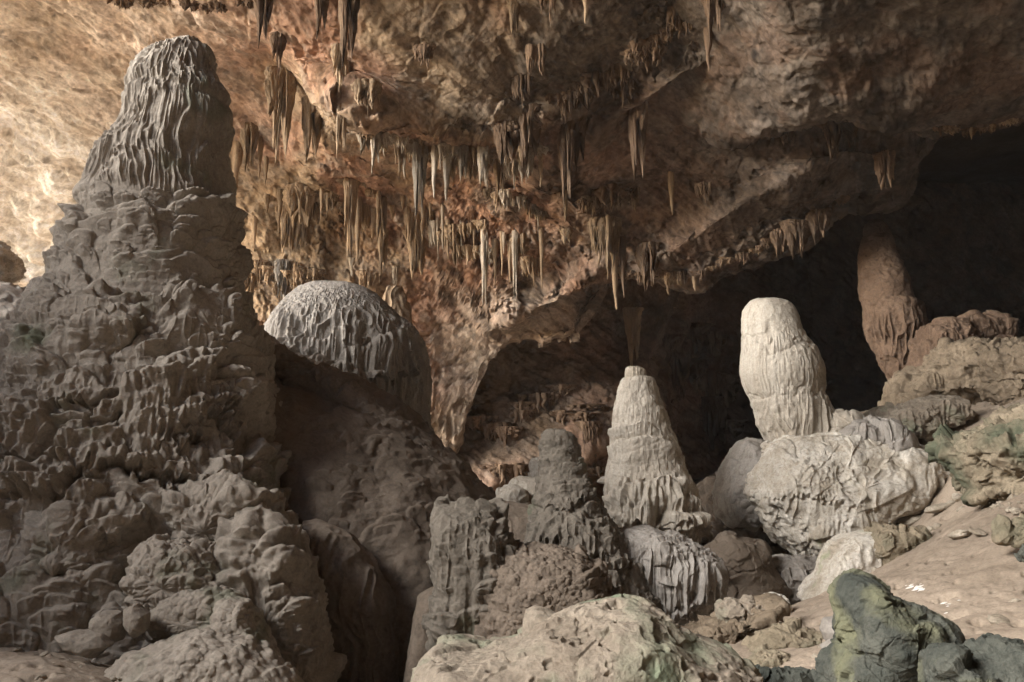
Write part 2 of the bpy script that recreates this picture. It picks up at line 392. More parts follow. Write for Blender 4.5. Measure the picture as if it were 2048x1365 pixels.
def tintmix(P, px, py):
    """rock colour zones of the cave wall: orange, ochre, cream and grey brown patches, with daylight falloff painted across"""
    orange = np.array([.50, .27, .155]); ochre = np.array([.47, .33, .19]); cream = np.array([.88, .76, .60]); grey = np.array([.20, .16, .125]); tan = np.array([.42, .33, .245])
    n1 = fbm(P * .28, 4, 301)[..., None]; n2 = fbm(P * np.array([.5, .5, 1.1]), 5, 311)[..., None]; n3 = fbm(P * 1.6, 4, 321)[..., None]
    px = px[..., None]; py = py[..., None]
    c = orange + (ochre - orange) * sst(-.15, .3, n1 + n2 * .5)
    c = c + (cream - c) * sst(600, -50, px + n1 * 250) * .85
    c = c + (np.array([.95, .90, .80]) - c) * sst(400, 110, px + n2 * 200 + n3 * 60 - (py - 350) * .25) * sst(60, 300, py + n2 * 120) * .95  # white painted at far left to imitate the glow of daylight
    c = c + (tan - c) * sst(.05, .35, n3) * .6 * sst(50, 300, px)
    c = c + (tan - c) * sst(520, 640, py + n2 * 90) * sst(820, 950, px) * .75
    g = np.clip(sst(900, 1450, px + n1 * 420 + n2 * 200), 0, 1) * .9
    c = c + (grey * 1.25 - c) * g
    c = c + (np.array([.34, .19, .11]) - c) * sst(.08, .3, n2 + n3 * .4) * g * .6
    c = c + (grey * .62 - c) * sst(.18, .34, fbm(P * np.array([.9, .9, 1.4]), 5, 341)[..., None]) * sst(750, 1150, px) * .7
    dip = np.stack([P[..., 0] * .35 + P[..., 2] * .25, P[..., 1] * .5, P[..., 2] * 1.1 + P[..., 0] * .75], -1)
    st = fbm(dip * np.array([1.2, 2, 9]), 4, 351, .65)[..., None]; sp = fbm(P * 6, 3, 361, .7)[..., None]
    sf = fbm(P * 14, 2, 371, .7)[..., None]; bl = fbm(P * 2.1, 4, 381, .65)[..., None]
    c = c * (1 + (.20 + .14 * sst(1000, 500, px)) * st + .36 * sp + .36 * sf + .32 * bl) * (1 - .4 * sst(900, 1500, px))  # last factor darkens the colour rightwards, imitating light falloff
    c = c * (1 - .3 * sst(.28, .42, fbm(P * np.array([4, 4, 6]), 3, 391)[..., None]))
    lum = c.mean(-1, keepdims=True); c = lum + (c - lum) * .72
    return np.clip(c, .03, .9)

SHEETS = []
def wall_sheet(name, x0, x1, top, lip, depth, dx=2.3, dy=2.3, roll=50, rolld=4.5, seed=0, amp=1.0, tf=tintmix, dark=1.0, la=.4):
    nx = int((x1 - x0) / dx); px = np.linspace(x0, x1, nx)
    lp = lip(px) + la * (26 * fbm(np.stack([px / 80, px * 0, px * 0], -1), 3, seed) + 12) + 10 * (np.abs(fbm(np.stack([px / 23, px * 0, px * 0], -1), 2, seed + 4)))
    ny = int((lp.max() - top) / dy); t = np.linspace(0, 1, ny)[:, None]
    PY = top + (lp[None] - top) * t; PX = np.repeat(px[None], ny, 0)
    Yb = depth(PX, PY)
    # round the edge back as it nears the lip
    edge = np.clip((PY - (lp[None] - 22)) / 22, 0, 1); Yb = Yb + .5 * (1 - np.sqrt(1 - edge ** 2 * .98))
    P = Pt(PX, PY, Yb)
    # underside / back return
    s = (np.arange(1, roll + 1) / roll)[:, None, None]
    last = P[-1:]
    off = np.zeros_like(last); off[..., 1] = 1.0; off[..., 2] = .52
    ret = last + off * (s ** 1.3) * rolld + np.array([0, 0, 1.0]) * (s ** 2) * 1.2
    P = np.concatenate([P, ret], 0)
    PXX = np.concatenate([PX, np.repeat(px[None], roll, 0)], 0); PYY = np.concatenate([PY, np.repeat(lp[None], roll, 0)], 0)
    view = -P.copy(); view[..., 2] += CAMZ
    N = normals(P, False); N = N * np.sign((N[:ny // 2] * view[:ny // 2]).sum(-1).mean())
    q = P.astype(f4)
    # bedding that dips down to the right, streaky relief
    dip = np.stack([q[..., 0] * .35 + q[..., 2] * .25, q[..., 1] * .5, q[..., 2] * 1.1 + q[..., 0] * .75], -1)
    d = .75 * fbm(q * .22, 3, seed + 1) + .17 * fbm(q * .7, 3, seed + 2) + .08 * fbm(dip * np.array([.4, 1, 1.3]), 4, seed + 3, .6)
    d += .05 * fbm(dip * np.array([.8, 2, 5.5]), 4, seed + 4) + .06 * fbm(q * 4, 4, seed + 6, .62)
    w1, w2 = worley(q * .9 + fbm(q * .8, 2, seed + 8)[..., None] * .6, seed + 9)
    if tf is tintmix: d += .035 * cellvec(q * 2.2 + fbm(q * 1.5, 3, seed + 29)[..., None] * .8, seed + 30) + .09 * cellvec(q * .8 + fbm(q * .6, 3, seed + 31)[..., None] * .8, seed + 32)
    d += .07 * (w2 - w1) + .05 * fbm(dip * np.array([1.2, 3, 7]) + .5 * fbm(q * .6, 2, seed + 19)[..., None], 4, seed + 17, .6) + .05 * ridge(q * np.array([2.4, 2.4, 4]), 4, seed + 18, .6)
    d += sst(240, 60, PXX) * sst(220, 330, PYY) * (.5 * (w2 - w1) + .35 * ridge(q * .9, 4, seed + 27) + .12 * fbm(q * 3, 3, seed + 28))
    ck = sst(.80, .93, ridge(q * np.array([.7, .7, 1.0]) + .35 * fbm(q * 2, 3, seed + 40)[..., None], 3, seed + 41)); d -= .06 * ck
    # drip relief: vertical ribs on steep parts
    rib = sst(.05, .35, fbm(q * .35, 2, seed + 12)) * (1 - np.abs(N[..., 2])) ** .5
    d += .12 * rib * (ridge(q * np.array([5, 5, .7]), 2, seed + 14) - .4)
    pits = sst(.3, .42, fbm(q * 2.4, 3, seed + 21)) * sst(-.05, .15, fbm(q * .4, 2, seed + 25)); d -= .08 * pits
    P = P + N * (d * amp)[..., None]
    if tf is tintmix and la == .7:
        g = G(P, False, seed + 60, view)
        g.N = (view / np.linalg.norm(view, axis=-1, keepdims=True) * np.array([1, 1, .3])).astype(f4); g.N /= np.linalg.norm(g.N, axis=-1, keepdims=True)
        rib_zone = sst(440, 500, PXX) * sst(1180, 1080, PXX) * sst(350, 400, PYY) * sst(600, 560, PYY - 40 * sst(900, 700, PXX))
        led = np.exp(-((PYY - np.interp(PXX, [560, 700, 800, 960, 1090, 1220, 1300, 1420], [200, 270, 300, 310, 290, 160, 105, 40])) / 28) ** 2) * sst(560, 620, PXX) * sst(1450, 1400, PXX)
        led2 = np.exp(-((PYY - np.interp(PXX, [980, 1090, 1180, 1280, 1400, 1560, 1680], [385, 440, 400, 540, 555, 470, 400])) / 22) ** 2) * sst(960, 1000, PXX) * sst(1750, 1690, PXX)
        g.area = g.su * g.sv * (PYY < lp[None].mean() + 400) * (np.arange(P.shape[0])[:, None] < ny - 4)
        g.lobes(110, .24, 1.2, .11, 'curtain', mask=rib_zone + 1e-6, round_=.12)
        g.lobes(300, .11, .6, .09, 'curtain', mask=rib_zone + led + .6 * led2 + 1e-6, round_=.12)
        g.lobes(70, .26, .6, .14, 'curtain', mask=led + .8 * led2 + 1e-6, round_=.12)
        P = g.final()
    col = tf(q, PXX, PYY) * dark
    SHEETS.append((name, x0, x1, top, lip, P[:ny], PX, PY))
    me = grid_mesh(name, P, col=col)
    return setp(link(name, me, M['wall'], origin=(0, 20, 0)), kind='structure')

def stepd(px, py):
    """depth of the main roof and wall, with the hanging shelf the stalactites grow from"""
    Y = wf(px, py)
    sh = np.interp(px, [560, 700, 800, 880, 980, 1060, 1200], [150, 250, 285, 300, 292, 300, 200])
    Y = Y - .9 * np.exp(-((py - sh + 30) / 60.) ** 2) * sst(560, 720, px) * (1 - sst(1080, 1200, px))
    # diagonal ridge running down right over the middle
    e = py - np.interp(px, [980, 1100, 1280, 1460], [420, 330, 215, 70]); Y = Y - .55 * np.exp(-(e / 38.) ** 2) * sst(950, 1080, px) * (1 - sst(1420, 1500, px))
    e = py - np.interp(px, [960, 1100, 1220], [660, 610, 525]); Y = Y - .8 * np.exp(-(e / 30.) ** 2) * sst(940, 1020, px) * (1 - sst(1180, 1260, px))
    e = py - np.interp(px, [1250, 1400, 1620], [560, 470, 330]); Y = Y - .5 * np.exp(-(e / 30.) ** 2) * sst(1230, 1330, px)
    return Y

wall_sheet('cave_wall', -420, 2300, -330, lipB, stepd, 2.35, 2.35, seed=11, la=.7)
def dA(px, py): return wf(px, py) + .9 - 2.3 * sst(1150, 1650, px)
wall_sheet('cave_ceiling', 1120, 2500, -330, lipA, dA, 2.6, 2.6, seed=23, amp=.8)
def dC(px, py): return np.interp(px, [800, 1000, 1200, 1400, 1600, 2600], [25.5, 26.5, 30, 35, 39, 43]) + (700 - py) * -.004
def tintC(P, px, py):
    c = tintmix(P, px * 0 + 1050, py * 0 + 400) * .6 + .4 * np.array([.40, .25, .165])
    return c * (1 - .74 * sst(1330, 1560, px + 60 * fbm(P * .6, 3, 77)))[..., None]  # right side painted almost black to imitate the unlit void
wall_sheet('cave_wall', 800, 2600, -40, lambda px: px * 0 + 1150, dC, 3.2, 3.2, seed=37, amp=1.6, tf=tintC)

def lipD(px): return np.interp(px, [840, 950, 1000, 1060, 1120, 1180, 1220, 1250, 1290, 1360], [1060, 965, 950, 935, 900, 885, 850, 770, 700, 590])
def dD(px, py): return np.interp(px, [840, 1000, 1150, 1360], [24.9, 24.6, 25.2, 26.6]) + .9 * np.sin((px * .8 + py * 1.4) / 95.) * .5 - (py - 800) * .004
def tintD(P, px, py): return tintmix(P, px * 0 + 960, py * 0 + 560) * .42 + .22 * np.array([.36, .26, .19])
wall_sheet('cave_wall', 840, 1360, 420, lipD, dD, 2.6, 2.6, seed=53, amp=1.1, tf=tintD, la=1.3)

def panel(name, o, u, v, nu, nv, seed, amp=.7):
    """rough rock panel of the chamber outside the view"""
    a = np.linspace(0, 1, nu)[:, None, None]; b = np.linspace(0, 1, nv)[None, :, None]
    P = np.array(o, float) + a * np.array(u, float) + b * np.array(v, float); n = np.cross(u, v); n = n / np.linalg.norm(n)
    P = P + n * (amp * fbm(P * .25, 3, seed) + .4 * amp * fbm(P, 3, seed + 3))[..., None]
    col = np.array([.42, .29, .19]) - np.array([.30, .205, .13]) * (sst(2, 10, P[..., 0]) * sst(14, 22, P[..., 1]))[..., None]  # back right darkened in colour to imitate the unlit deep chamber
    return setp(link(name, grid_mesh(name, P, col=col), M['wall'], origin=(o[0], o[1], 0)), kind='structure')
MY0, MY1 = 9.0, 26.0            # the cave mouth, in the left side wall
for a_, b_, s_ in (((-10, -9.5, -3), (47, 0, 0), 403), ((-26, -9.4, -3), (17, 0, 0), 413)):      # rock behind the viewer; a low gap stays open at the left
    panel('cave_wall', a_, b_, (0, 0, 20), 70, 50, s_)
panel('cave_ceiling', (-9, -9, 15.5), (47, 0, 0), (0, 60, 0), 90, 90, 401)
panel('cave_ceiling', (-26, 1.5, 15.6), (17.5, 0, 0), (0, 49.5, 0), 60, 90, 409)     # roof opening left of and behind the viewer, added for overhead fill
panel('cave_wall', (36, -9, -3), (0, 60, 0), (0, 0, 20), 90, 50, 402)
panel('cave_wall', (-19, -9, -3), (0, MY0 + 9, 0), (0, 0, 12), 60, 60, 404)  # unseen left wall, top cut low so sunlight passes over it
panel('cave_ceiling', (-18.6, 13.5, 8.5), (0, 6, 0), (0, 0, 8), 40, 40, 407)  # unseen lintel, added to dim the sun on the leaning stalagmite
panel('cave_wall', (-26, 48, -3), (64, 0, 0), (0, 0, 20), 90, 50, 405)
panel('cave_wall', (-11.5, 1.5, -3), (0, 9, 0), (0, 0, 11.3), 50, 50, 408)  # unseen spur, added to keep sun off the giant stalagmite
panel('cave_wall', (-21, MY1 + 2, -3), (0, 16, 0), (0, 0, 20), 60, 60, 406)

# cave floor: one sheet; sand bank climbing to the right
fp = [(-300, 1365, 6.5), (100, 1300, 7.2), (200, 1365, 6.2), (430, 1500, 6.2), (620, 1530, 6.2), (520, 1420, 8), (-100, 1270, 8.6), (800, 1500, 6.6), (1250, 1420, 5.4), (1250, 1300, 8.2), (1450, 1260, 9), (1500, 1330, 6.6), (1560, 1230, 9.2),
      (1640, 1190, 10), (1700, 1170, 10), (1850, 1070, 11.5), (1980, 1000, 11), (2048, 1000, 9.4), (2048, 1200, 6.4), (2048, 1380, 4.6), (1850, 1300, 5.6), (1650, 1380, 5.2), (1930, 900, 13.2), (2048, 800, 14.6),
      (1750, 850, 16), (1900, 830, 16), (1660, 870, 16.5), (2350, 820, 12), (2350, 1200, 6), (2300, 1400, 4), (1840, 1150, 8.2), (1800, 1048, 14.2), (1740, 1260, 6.9)]
fw = [Pt(a, b, c) for a, b, c in fp]
fx = [(p[0], p[1]) for p in fw] + [(-16, 14), (-16, 26), (-5, 18), (0, 15), (2, 12), (3.4, 13), (0, 22), (6, 24), (12, 26), (-6, -4), (4, -4), (0, 2), (-6, 3), (3, 2), (0, 11)]
fz = [p[2] for p in fw] + [0.3, .6, -.4, -.5, -.5, -.5, -.4, .3, 2.5, .3, .5, .3, .3, .7, -.5]
ff = tps(fx, fz)
def floor_z(x, y): return ff(np.asarray(x, float), np.asarray(y, float))
cx_ = np.concatenate([np.linspace(-2500, -500, 60), np.linspace(-480, 1300, 420), np.linspace(1303, 2300, 380), np.linspace(2350, 4500, 60)])
ry = np.concatenate([np.linspace(-9, 2.5, 40), np.exp(np.linspace(math.log(2.6), math.log(40), 560))])
YY, XX = np.meshgrid(ry, cx_, indexing='ij')
Xw = (XX - 1024) / F * np.maximum(YY, 5 + YY * .2)
Z = floor_z(Xw, YY); Z = np.clip(Z, -1.2, 7)
Pg = np.stack([Xw, YY, Z], -1); q = Pg.astype(f4)
Z = Z + .10 * fbm(q * .8, 4, 71) + .035 * fbm(q * 3.5, 4, 72) + .012 * fbm(q * 16, 3, 73) - .05 * sst(.25, .5, fbm(q * 5, 3, 74))
Pg[..., 2] = Z
col = np.ones(Pg.shape) * np.array([1, .98, .96]); col = col * (.86 + .3 * vn(q * 1.3, 76)[..., None]) * (1 + .8 * sst(-8, -13, Xw))[..., None]  # last factor pales the unseen floor by the mouth, bouncing daylight upward
setp(link('cave_floor', grid_mesh('cave_floor', Pg, flip=True, col=col), M['sand'], origin=(0, 10, 0)), kind='structure')

# ================================================================== STALAGMITES AND FLOWSTONE
# ---- 1. the giant on the left
root = empty('giant_stalagmite', Pt(300, 1300, 10), 'giant grey stalagmite at left, ribbed cap above stacked cauliflower lobes, tallest in the cave', 'stalagmite')
g = body([(77, 376, 386), (83, 358, 401), (89, 341, 408), (98, 321, 414), (107, 304, 419), (129, 282, 425), (151, 267, 432), (180, 256, 450), (210, 247, 458), (240, 236, 459), (262, 224, 454), (290, 198, 445), (313, 180, 449), (350, 170, 456),
          (390, 160, 459), (430, 153, 466), (462, 148, 475), (533, 131, 478), (580, 113, 486), (626, 84, 515), (667, 62, 534), (720, 45, 545), (800, 12, 556), (900, -25, 585), (1000, -70, 610), (1100, -110, 640), (1200, -140, 660), (1400, -170, 700)],
         10, .92, 1250, 1150, seed=1, yo=[(78, .05), (400, .05), (700, .05), (1400, -.1)], lump=.05)
ypx = g.py
capm = (1 - sst(395, 430, ypx - 25 * np.sin(g.th)))
low = sst(680, 780, ypx)
mid = sst(390, 430, ypx)
g.flutes(.052, 13, 1.2, capm, 1, 1.6, 1.1).flutes(.028, 26, 2.0, capm, 5, 1.2)
g.add(.03 * fbm(g.P * 3.2, 3, 5) * capm)
# ledge of the cap
i0, jj = at_px(g, [(330, 205)])[0]
g.add(-.055 * np.exp(-((ypx - 196 - 10 * np.sin(g.th * 2)) / 9.) ** 2))
g.add(-.07 * np.exp(-((ypx - 418 - 10 * np.sin(g.th * 3)) / 14.) ** 2))
g.add(.14 * (1 - sst(.45, 1.0, g.th + .5)) * 0)
left = 1 - sst(-.85, -.35, g.th + (ypx - 300) * .0022)
g.add(-.09 * left * capm * sst(200, 260, ypx))
bigpts = [(210, 300), (230, 345), (200, 390), (270, 410), (420, 430), (360, 400)]
g.lobes(0, 0, .45, .6, .14, at=at_px(g, bigpts[:3] ), round_=.2)
g.lobes(110, .34, .46, .12, 'scale', mask=sst(440, 470, ypx) * (1 - low) + .0, round_=.12)
g.lobes(60, .42, .52, .16, 'scale', mask=low, round_=.14)
# named shelves of the lower body
g.lobes(0, .75, .9, .24, 'curtain', at=at_px(g, [(330, 830), (300, 905)]), round_=.10, spread=.05)
g.lobes(0, .4, .7, .22, 'curtain', at=at_px(g, [(90, 860), (170, 790), (215, 1010), (60, 1000), (140, 950)]), round_=.16, spread=.2)
g.lobes(460, .15, .21, .075, 'scale', mask=mid, round_=.16)
g.lobes(1500, .07, .08, .027, 'scale', mask=mid, round_=.2)
g.lobes(2600, .032, .035, .010, 'scale', mask=mid * (fbm(g.P * 1.2, 2, 8) > -.1), round_=.3)
g.flutes(.02, 15, 1.0, mid * sst(-.1, .25, fbm(g.P * .9, 2, 19)), 9, 1.0, 1.5)
g.add(.006 * fbm(g.P * 8, 3, 33)).grain(.005, 16, 3)
g.add(-g.D.mean(1, keepdims=True) * (.25 + .85 * mid))
link('flowstone_body', grid_mesh('flowstone_body', g.final(), True), M['grey'], root)

# clumps round its foot
def clump(outline, Y, thick, lob=((30, .15, .19, .09), (160, .065, .08, .035), (500, .03, .035, .013)), kind='scale', seed=0, mat='grey', parent=root, name='flowstone_lobe', na=300, nb=190, e=.62, fl=.02, c=None, lump=.06):
    g = blob(outline, Y + .3, thick * .8, na, nb, seed, .5, 1.0, lump, c)
    for n_, w_, l_, a_ in lob: g.lobes(n_, w_ * .85, l_ * .85, a_ * .75, kind, round_=.2)
    g.lobes(700, .03, .03, .013, 'dot')
    if fl: g.flutes(fl, 16, 1.0, 1, 4, 1, 1.4)
    g.add(.02 * fbm(g.P * 5, 3, seed + 2)).grain(.012, 14, 3)
    return link(name, grid_mesh(name, g.final(), True), M[mat], parent)
clump([(270, 1150), (290, 1105), (340, 1088), (400, 1100), (440, 1140), (452, 1190), (420, 1230), (330, 1240), (280, 1210)], 7.6, .45, seed=101)
clump([(300, 1230), (340, 1195), (420, 1175), (480, 1200), (490, 1250), (440, 1290), (350, 1285), (305, 1265)], 7.3, .4, ((20, .14, .1, .03), (200, .05, .04, .014)), seed=102, fl=0)
clump([(80, 1080), (110, 1020), (160, 1010), (215, 1060), (245, 1140), (240, 1230), (170, 1265), (100, 1250), (82, 1160)], 7.9, .5, ((14, .2, .4, .16), (90, .09, .13, .05), (500, .035, .045, .015)), seed=103)
clump([(455, 1080), (500, 1035), (560, 1050), (620, 1120), (640, 1200), (655, 1330), (640, 1460), (540, 1460), (500, 1330), (470, 1200)], 7.9, .55, ((24, .2, .22, .14), (160, .08, .10, .05), (700, .035, .04, .016)), seed=104)
clump([(425, 1230), (445, 1200), (490, 1205), (530, 1260), (560, 1330), (500, 1370), (440, 1320)], 7.0, .35, ((120, .05, .04, .014),), seed=105, fl=0)
clump([(215, 1345), (255, 1305), (340, 1278), (400, 1262), (500, 1280), (590, 1350), (620, 1480), (230, 1480)], 6.6, .5, ((20, .15, .12, .03), (260, .045, .035, .012)), seed=106, fl=0)
clump([(-60, 1060), (-20, 980), (40, 960), (90, 1020), (100, 1120), (90, 1230), (0, 1260), (-80, 1200)], 8.3, .5, ((14, .2, .4, .16), (90, .09, .13, .05), (500, .035, .045, .015)), seed=107)
clump([(330, 1000), (420, 960), (520, 985), (560, 1050), (520, 1130), (430, 1150), (350, 1100)], 8.3, .5, ((20, .19, .22, .12), (120, .08, .1, .045), (500, .035, .04, .015)), seed=108)
clump([(25, 800), (60, 760), (120, 775), (160, 830), (165, 900), (120, 950), (50, 940), (20, 880)], 8.7, .5, ((12, .2, .3, .13), (80, .08, .11, .045), (400, .035, .04, .014)), seed=109)
clump([(85, 740), (120, 708), (170, 725), (215, 780), (240, 850), (200, 890), (130, 870), (95, 810)], 8.8, .45, ((8, .16, .3, .1), (30, .08, .12, .04)), seed=110)
clump([(185, 960), (230, 945), (290, 960), (330, 1040), (320, 1130), (260, 1180), (200, 1130), (175, 1030)], 8.3, .5, ((8, .2, .5, .12), (30, .09, .2, .05)), 'curtain', seed=111)
clump([(95, 930), (140, 905), (200, 925), (215, 975), (190, 1020), (120, 1010)], 8.6, .4, ((8, .14, .3, .1), (30, .08, .14, .04)), seed=112)
# small rounded stones at its foot
def stone(name, outline, Y, thick, mat, label, cat='rock', group=None, seed=0, na=160, nb=100, e=.62, cut=0, cutn=3.0, gr=.012, lob=(), fl=0, back=1.0, lump=.04, c=None, par=None, tilt=0.0):
    g = blob(outline, Y, thick, na, nb, seed, e, back, lump, c, tilt)
    if cut: cuts(g, cutn, cut, seed)
    for n_, w_, l_, a_, k_ in lob: g.lobes(n_, w_, l_, a_, k_, round_=.2)
    if fl: g.flutes(fl, 13, 1.0, 1, 4, 1.4, 1.3)
    g.add(.03 * fbm(g.P * 3.5, 4, seed + 2)).grain(gr, 12, 4)
    o = link(name, grid_mesh(name, g.final(), True), M[mat], par)
    return setp(o, label, cat, group) if par is None else o
stone('cave_rock', [(188, 1235), (205, 1222), (240, 1225), (252, 1245), (245, 1275), (205, 1282), (190, 1262)], 7.2, .16, 'grey', 'small rounded brown stone left of the layered mound at the giant stalagmite foot', seed=121, na=120, nb=70)
stone('cave_rock', [(112, 1270), (150, 1258), (205, 1268), (225, 1290), (190, 1318), (130, 1300)], 7.0, .16, 'grey', 'low flat brown stone on sand at the giant stalagmite foot', seed=122, na=120, nb=70)
stone('cave_rock', [(252, 1215), (275, 1205), (300, 1225), (300, 1262), (270, 1280), (250, 1250)], 7.1, .14, 'grey', 'narrow upright knob against the layered mound of the giant stalagmite', seed=123, na=120, nb=70)

# ---- 2. mud apron right of the giant
g = blob([(470, 640), (520, 660), (545, 702), (600, 715), (650, 738), (720, 775), (790, 822), (850, 875), (905, 925), (950, 970), (985, 1010), (1010, 1080), (1000, 1200), (980, 1420), (500, 1450), (420, 1200), (420, 900)], 11.6, 2.2, 640, 520, 201, .75, .6, .12, c=(720, 1080), tilt=.35)
up = sst(.1, .5, g.N[..., 2]); ed = sst(300, 0, 0)
g.lobes(40, .3, .3, .05, mask=sst(-.4, .6, g.N[..., 2]) + .05, round_=.2)
g.lobes(500, .07, .06, .025, mask=sst(.2, .8, g.N[..., 2]), round_=.3)
g.add(.12 * fbm(g.P * 1.0, 4, 205)).add(.05 * ridge(g.P * np.array([1.4, 1.4, 3.2]), 3, 206)).add(.012 * fbm(g.P * 14, 3, 207))
root = empty('flowstone_slope', Pt(760, 1365, 11.6), 'smooth dark brown mud flowstone slope running down right from the giant stalagmite', 'flowstone slope')
link('slope_body', grid_mesh('slope_body', g.final(), True), M['brown'], root)
clump([(530, 705), (560, 700), (610, 722), (680, 762), (760, 815), (850, 880), (910, 940), (880, 960), (790, 900), (690, 830), (600, 790), (540, 760)], 10.9, .5, ((60, .2, .2, .08), (300, .08, .08, .035), (700, .035, .035, .012)), seed=212, mat='brown', parent=root, name='cauliflower_ledge', na=520, nb=200, c=(700, 815), fl=0)
stone('flowstone_fin', [(600, 1040), (630, 1030), (690, 1060), (740, 1120), (780, 1200), (800, 1320), (790, 1450), (640, 1450), (625, 1250), (615, 1130)], 9.2, .35, 'brown', 'smooth tan flowstone fin between the giant stalagmite and the dark gully', 'flowstone', seed=210, na=360, nb=240, fl=.05, lump=.1)
stone('flowstone_fin', [(835, 1190), (870, 1170), (890, 1220), (890, 1400), (800, 1450), (820, 1280)], 8.4, .3, 'brown', 'pale smooth flowstone strip in the gully left of the mossy stacked block', 'flowstone', seed=211, na=160, nb=120)

# ---- 3. the dome
root = empty('domed_stalagmite', Pt(700, 1000, 14.5), 'broad pale domed stalagmite with hanging fluted skirt behind the brown slope', 'stalagmite')
g = body([(567, 668, 690), (569, 642, 700), (575, 615, 724), (589, 590, 756), (610, 569, 780), (630, 554, 799), (659, 538, 826), (704, 537, 852), (740, 538, 857), (800, 545, 858), (850, 550, 857), (1000, 560, 856), (1100, 570, 850)],
         14.5, .95, 900, 620, seed=3, lump=.08)
dn = sst(600, 680, g.py)
g.flutes(.10, 10, .7, .05 + .95 * dn, 1, 1.0, 1.3).flutes(.022, 26, 1.6, 1.0, 6, .8)
g.add(.012 * fbm(g.P * 6, 3, 9)).lobes(500, .04, .05, .01, round_=.4)
g.lobes(0, .55, .75, .16, 'curtain', at=at_px(g, [(600, 740), (650, 735), (760, 745)]), spread=.1, round_=.1)
g.lobes(0, .4, .6, .26, 'curtain', at=at_px(g, [(640, 760), (690, 772), (740, 790), (600, 745)]), spread=.15, round_=.12)
g.lobes(60, .12, .12, .05, 'scale', mask=sst(655, 700, g.py) * (1 - sst(.2, .6, g.th)), round_=.25)
g.flutes(.10, 9, .5, sst(.25, .7, g.th) * sst(620, 720, g.py), 11, .7, 1.2)
g.grain(.01, 16, 3)
link('flowstone_cap', grid_mesh('flowstone_cap', g.final(), True), M['dome'], root)
g = body([(575, 775, 800), (590, 768, 806), (620, 762, 818), (680, 750, 830), (760, 745, 835)], 19.5, .9, 200, 160, seed=4)
g.flutes(.09, 8, .6); g.grain(.02, 10)
setp(link('small_stalagmite', grid_mesh('small_stalagmite', g.final(), True), M['stal']), 'small olive tan fluted stalagmite peeking out behind the right shoulder of the dome', 'stalagmite')

# ---- 4. tall white stalagmite in the middle
root = empty('tall_white_stalagmite', Pt(1300, 1090, 13), 'tall white bottle shaped stalagmite with small round knob on top and arch in its skirt', 'stalagmite')
g = body([(753, 1262, 1296), (756, 1250, 1306), (763, 1241, 1311), (790, 1233, 1316), (830, 1226, 1328), (870, 1224, 1342), (920, 1218, 1358), (950, 1213, 1368), (985, 1212, 1388), (1030, 1214, 1391), (1060, 1220, 1390), (1110, 1225, 1388), (1300, 1225, 1390)],
         13, .9, 620, 620, seed=5, lump=.06)
bands = g.py
g.flutes(.06, 13, 1.0, sst(780, 860, bands) * .25 + sst(940, 1000, bands), 1, 1.0, 1.3).flutes(.02, 30, 2.2, .4 + .6 * sst(940, 1000, bands), 6, .8)
g.lobes(0, .45, .4, .10, 'scale', at=at_px(g, [(1275, 862), (1290, 905), (1255, 910)]), spread=.1, round_=.12)
g.lobes(0, .5, .75, .20, 'curtain', at=at_px(g, [(1300, 1010), (1360, 1020), (1250, 1020)]), spread=.1, round_=.1)
g.lobes(0, .35, .8, .22, 'curtain', at=at_px(g, [(1350, 1050), (1370, 1060)]), spread=.1, round_=.1)
# hollow under the skirt
g.add(-.30 * np.exp(-((g.th - .18) / .16) ** 2 - ((bands - 1045) / 34.) ** 2))
g.lobes(36, .18, .15, .016, mask=(1 - sst(940, 980, bands)), round_=.45)
g.lobes(0, .3, .3, .12, 'scale', at=at_px(g, [(1240, 1000), (1236, 1040)]), spread=.1)
g.add(.03 * fbm(g.P * 5, 3, 8)).grain(.014, 14, 3)
link('flowstone_body', grid_mesh('flowstone_body', g.final(), True), M['white'], root)
g = body([(733, 1258, 1278), (736, 1252, 1286), (742, 1250, 1292), (752, 1249, 1293), (772, 1247, 1295)], 13, .95, 140, 70, seed=6, lump=.02); g.flutes(.015, 20, 2).grain(.008, 14, 3)
link('knob', grid_mesh('knob', g.final(), True), M['stone'], root)

# ---- 5. right white stalagmite on the tilted block
root = empty('banded_white_stalagmite', Pt(1590, 900, 14.5), 'rounded white stalagmite with four bulging bands standing on the tilted flowstone block', 'stalagmite')
g = body([(597, 1530, 1546), (599, 1512, 1563), (606, 1498, 1579), (622, 1488, 1592), (645, 1486, 1601), (668, 1487, 1612), (690, 1487, 1623), (715, 1486, 1634), (745, 1484, 1644), (785, 1494, 1644), (796, 1502, 1650), (820, 1512, 1660), (850, 1520, 1668), (880, 1534, 1672), (910, 1545, 1670), (980, 1560, 1660)],
         14.5, .95, 620, 560, seed=7, lump=.05)
b_ = g.py
def band(c, s=14): return np.exp(-((b_ - c - 16 * np.cos(g.th * 1.2 + .4) + 10 * g.W[0] * 6) / s) ** 2)
g.flutes(.014, 22, 1.6, sst(630, 700, b_), 6, .8).flutes(.06, 11, .8, sst(790, 840, b_) * .9 + sst(700, 780, b_) * sst(.0, .8, g.th) * .6, 1, .9, 1.3)
g.lobes(0, .62, .62, .03, 'scale', at=at_px(g, [(1575, 735), (1620, 730)]), spread=.05, round_=.2)
g.lobes(0, .5, .62, .05, 'scale', at=at_px(g, [(1600, 825), (1550, 840), (1640, 835)]), spread=.05, round_=.15)
g.add(-.03 * band(672, 6)).add(-.02 * band(775, 8)).add(.02 * fbm(g.P * 3.5, 3, 8)).grain(.01, 16, 3)
link('flowstone_body', grid_mesh('flowstone_body', g.final(), True), M['white'], root)

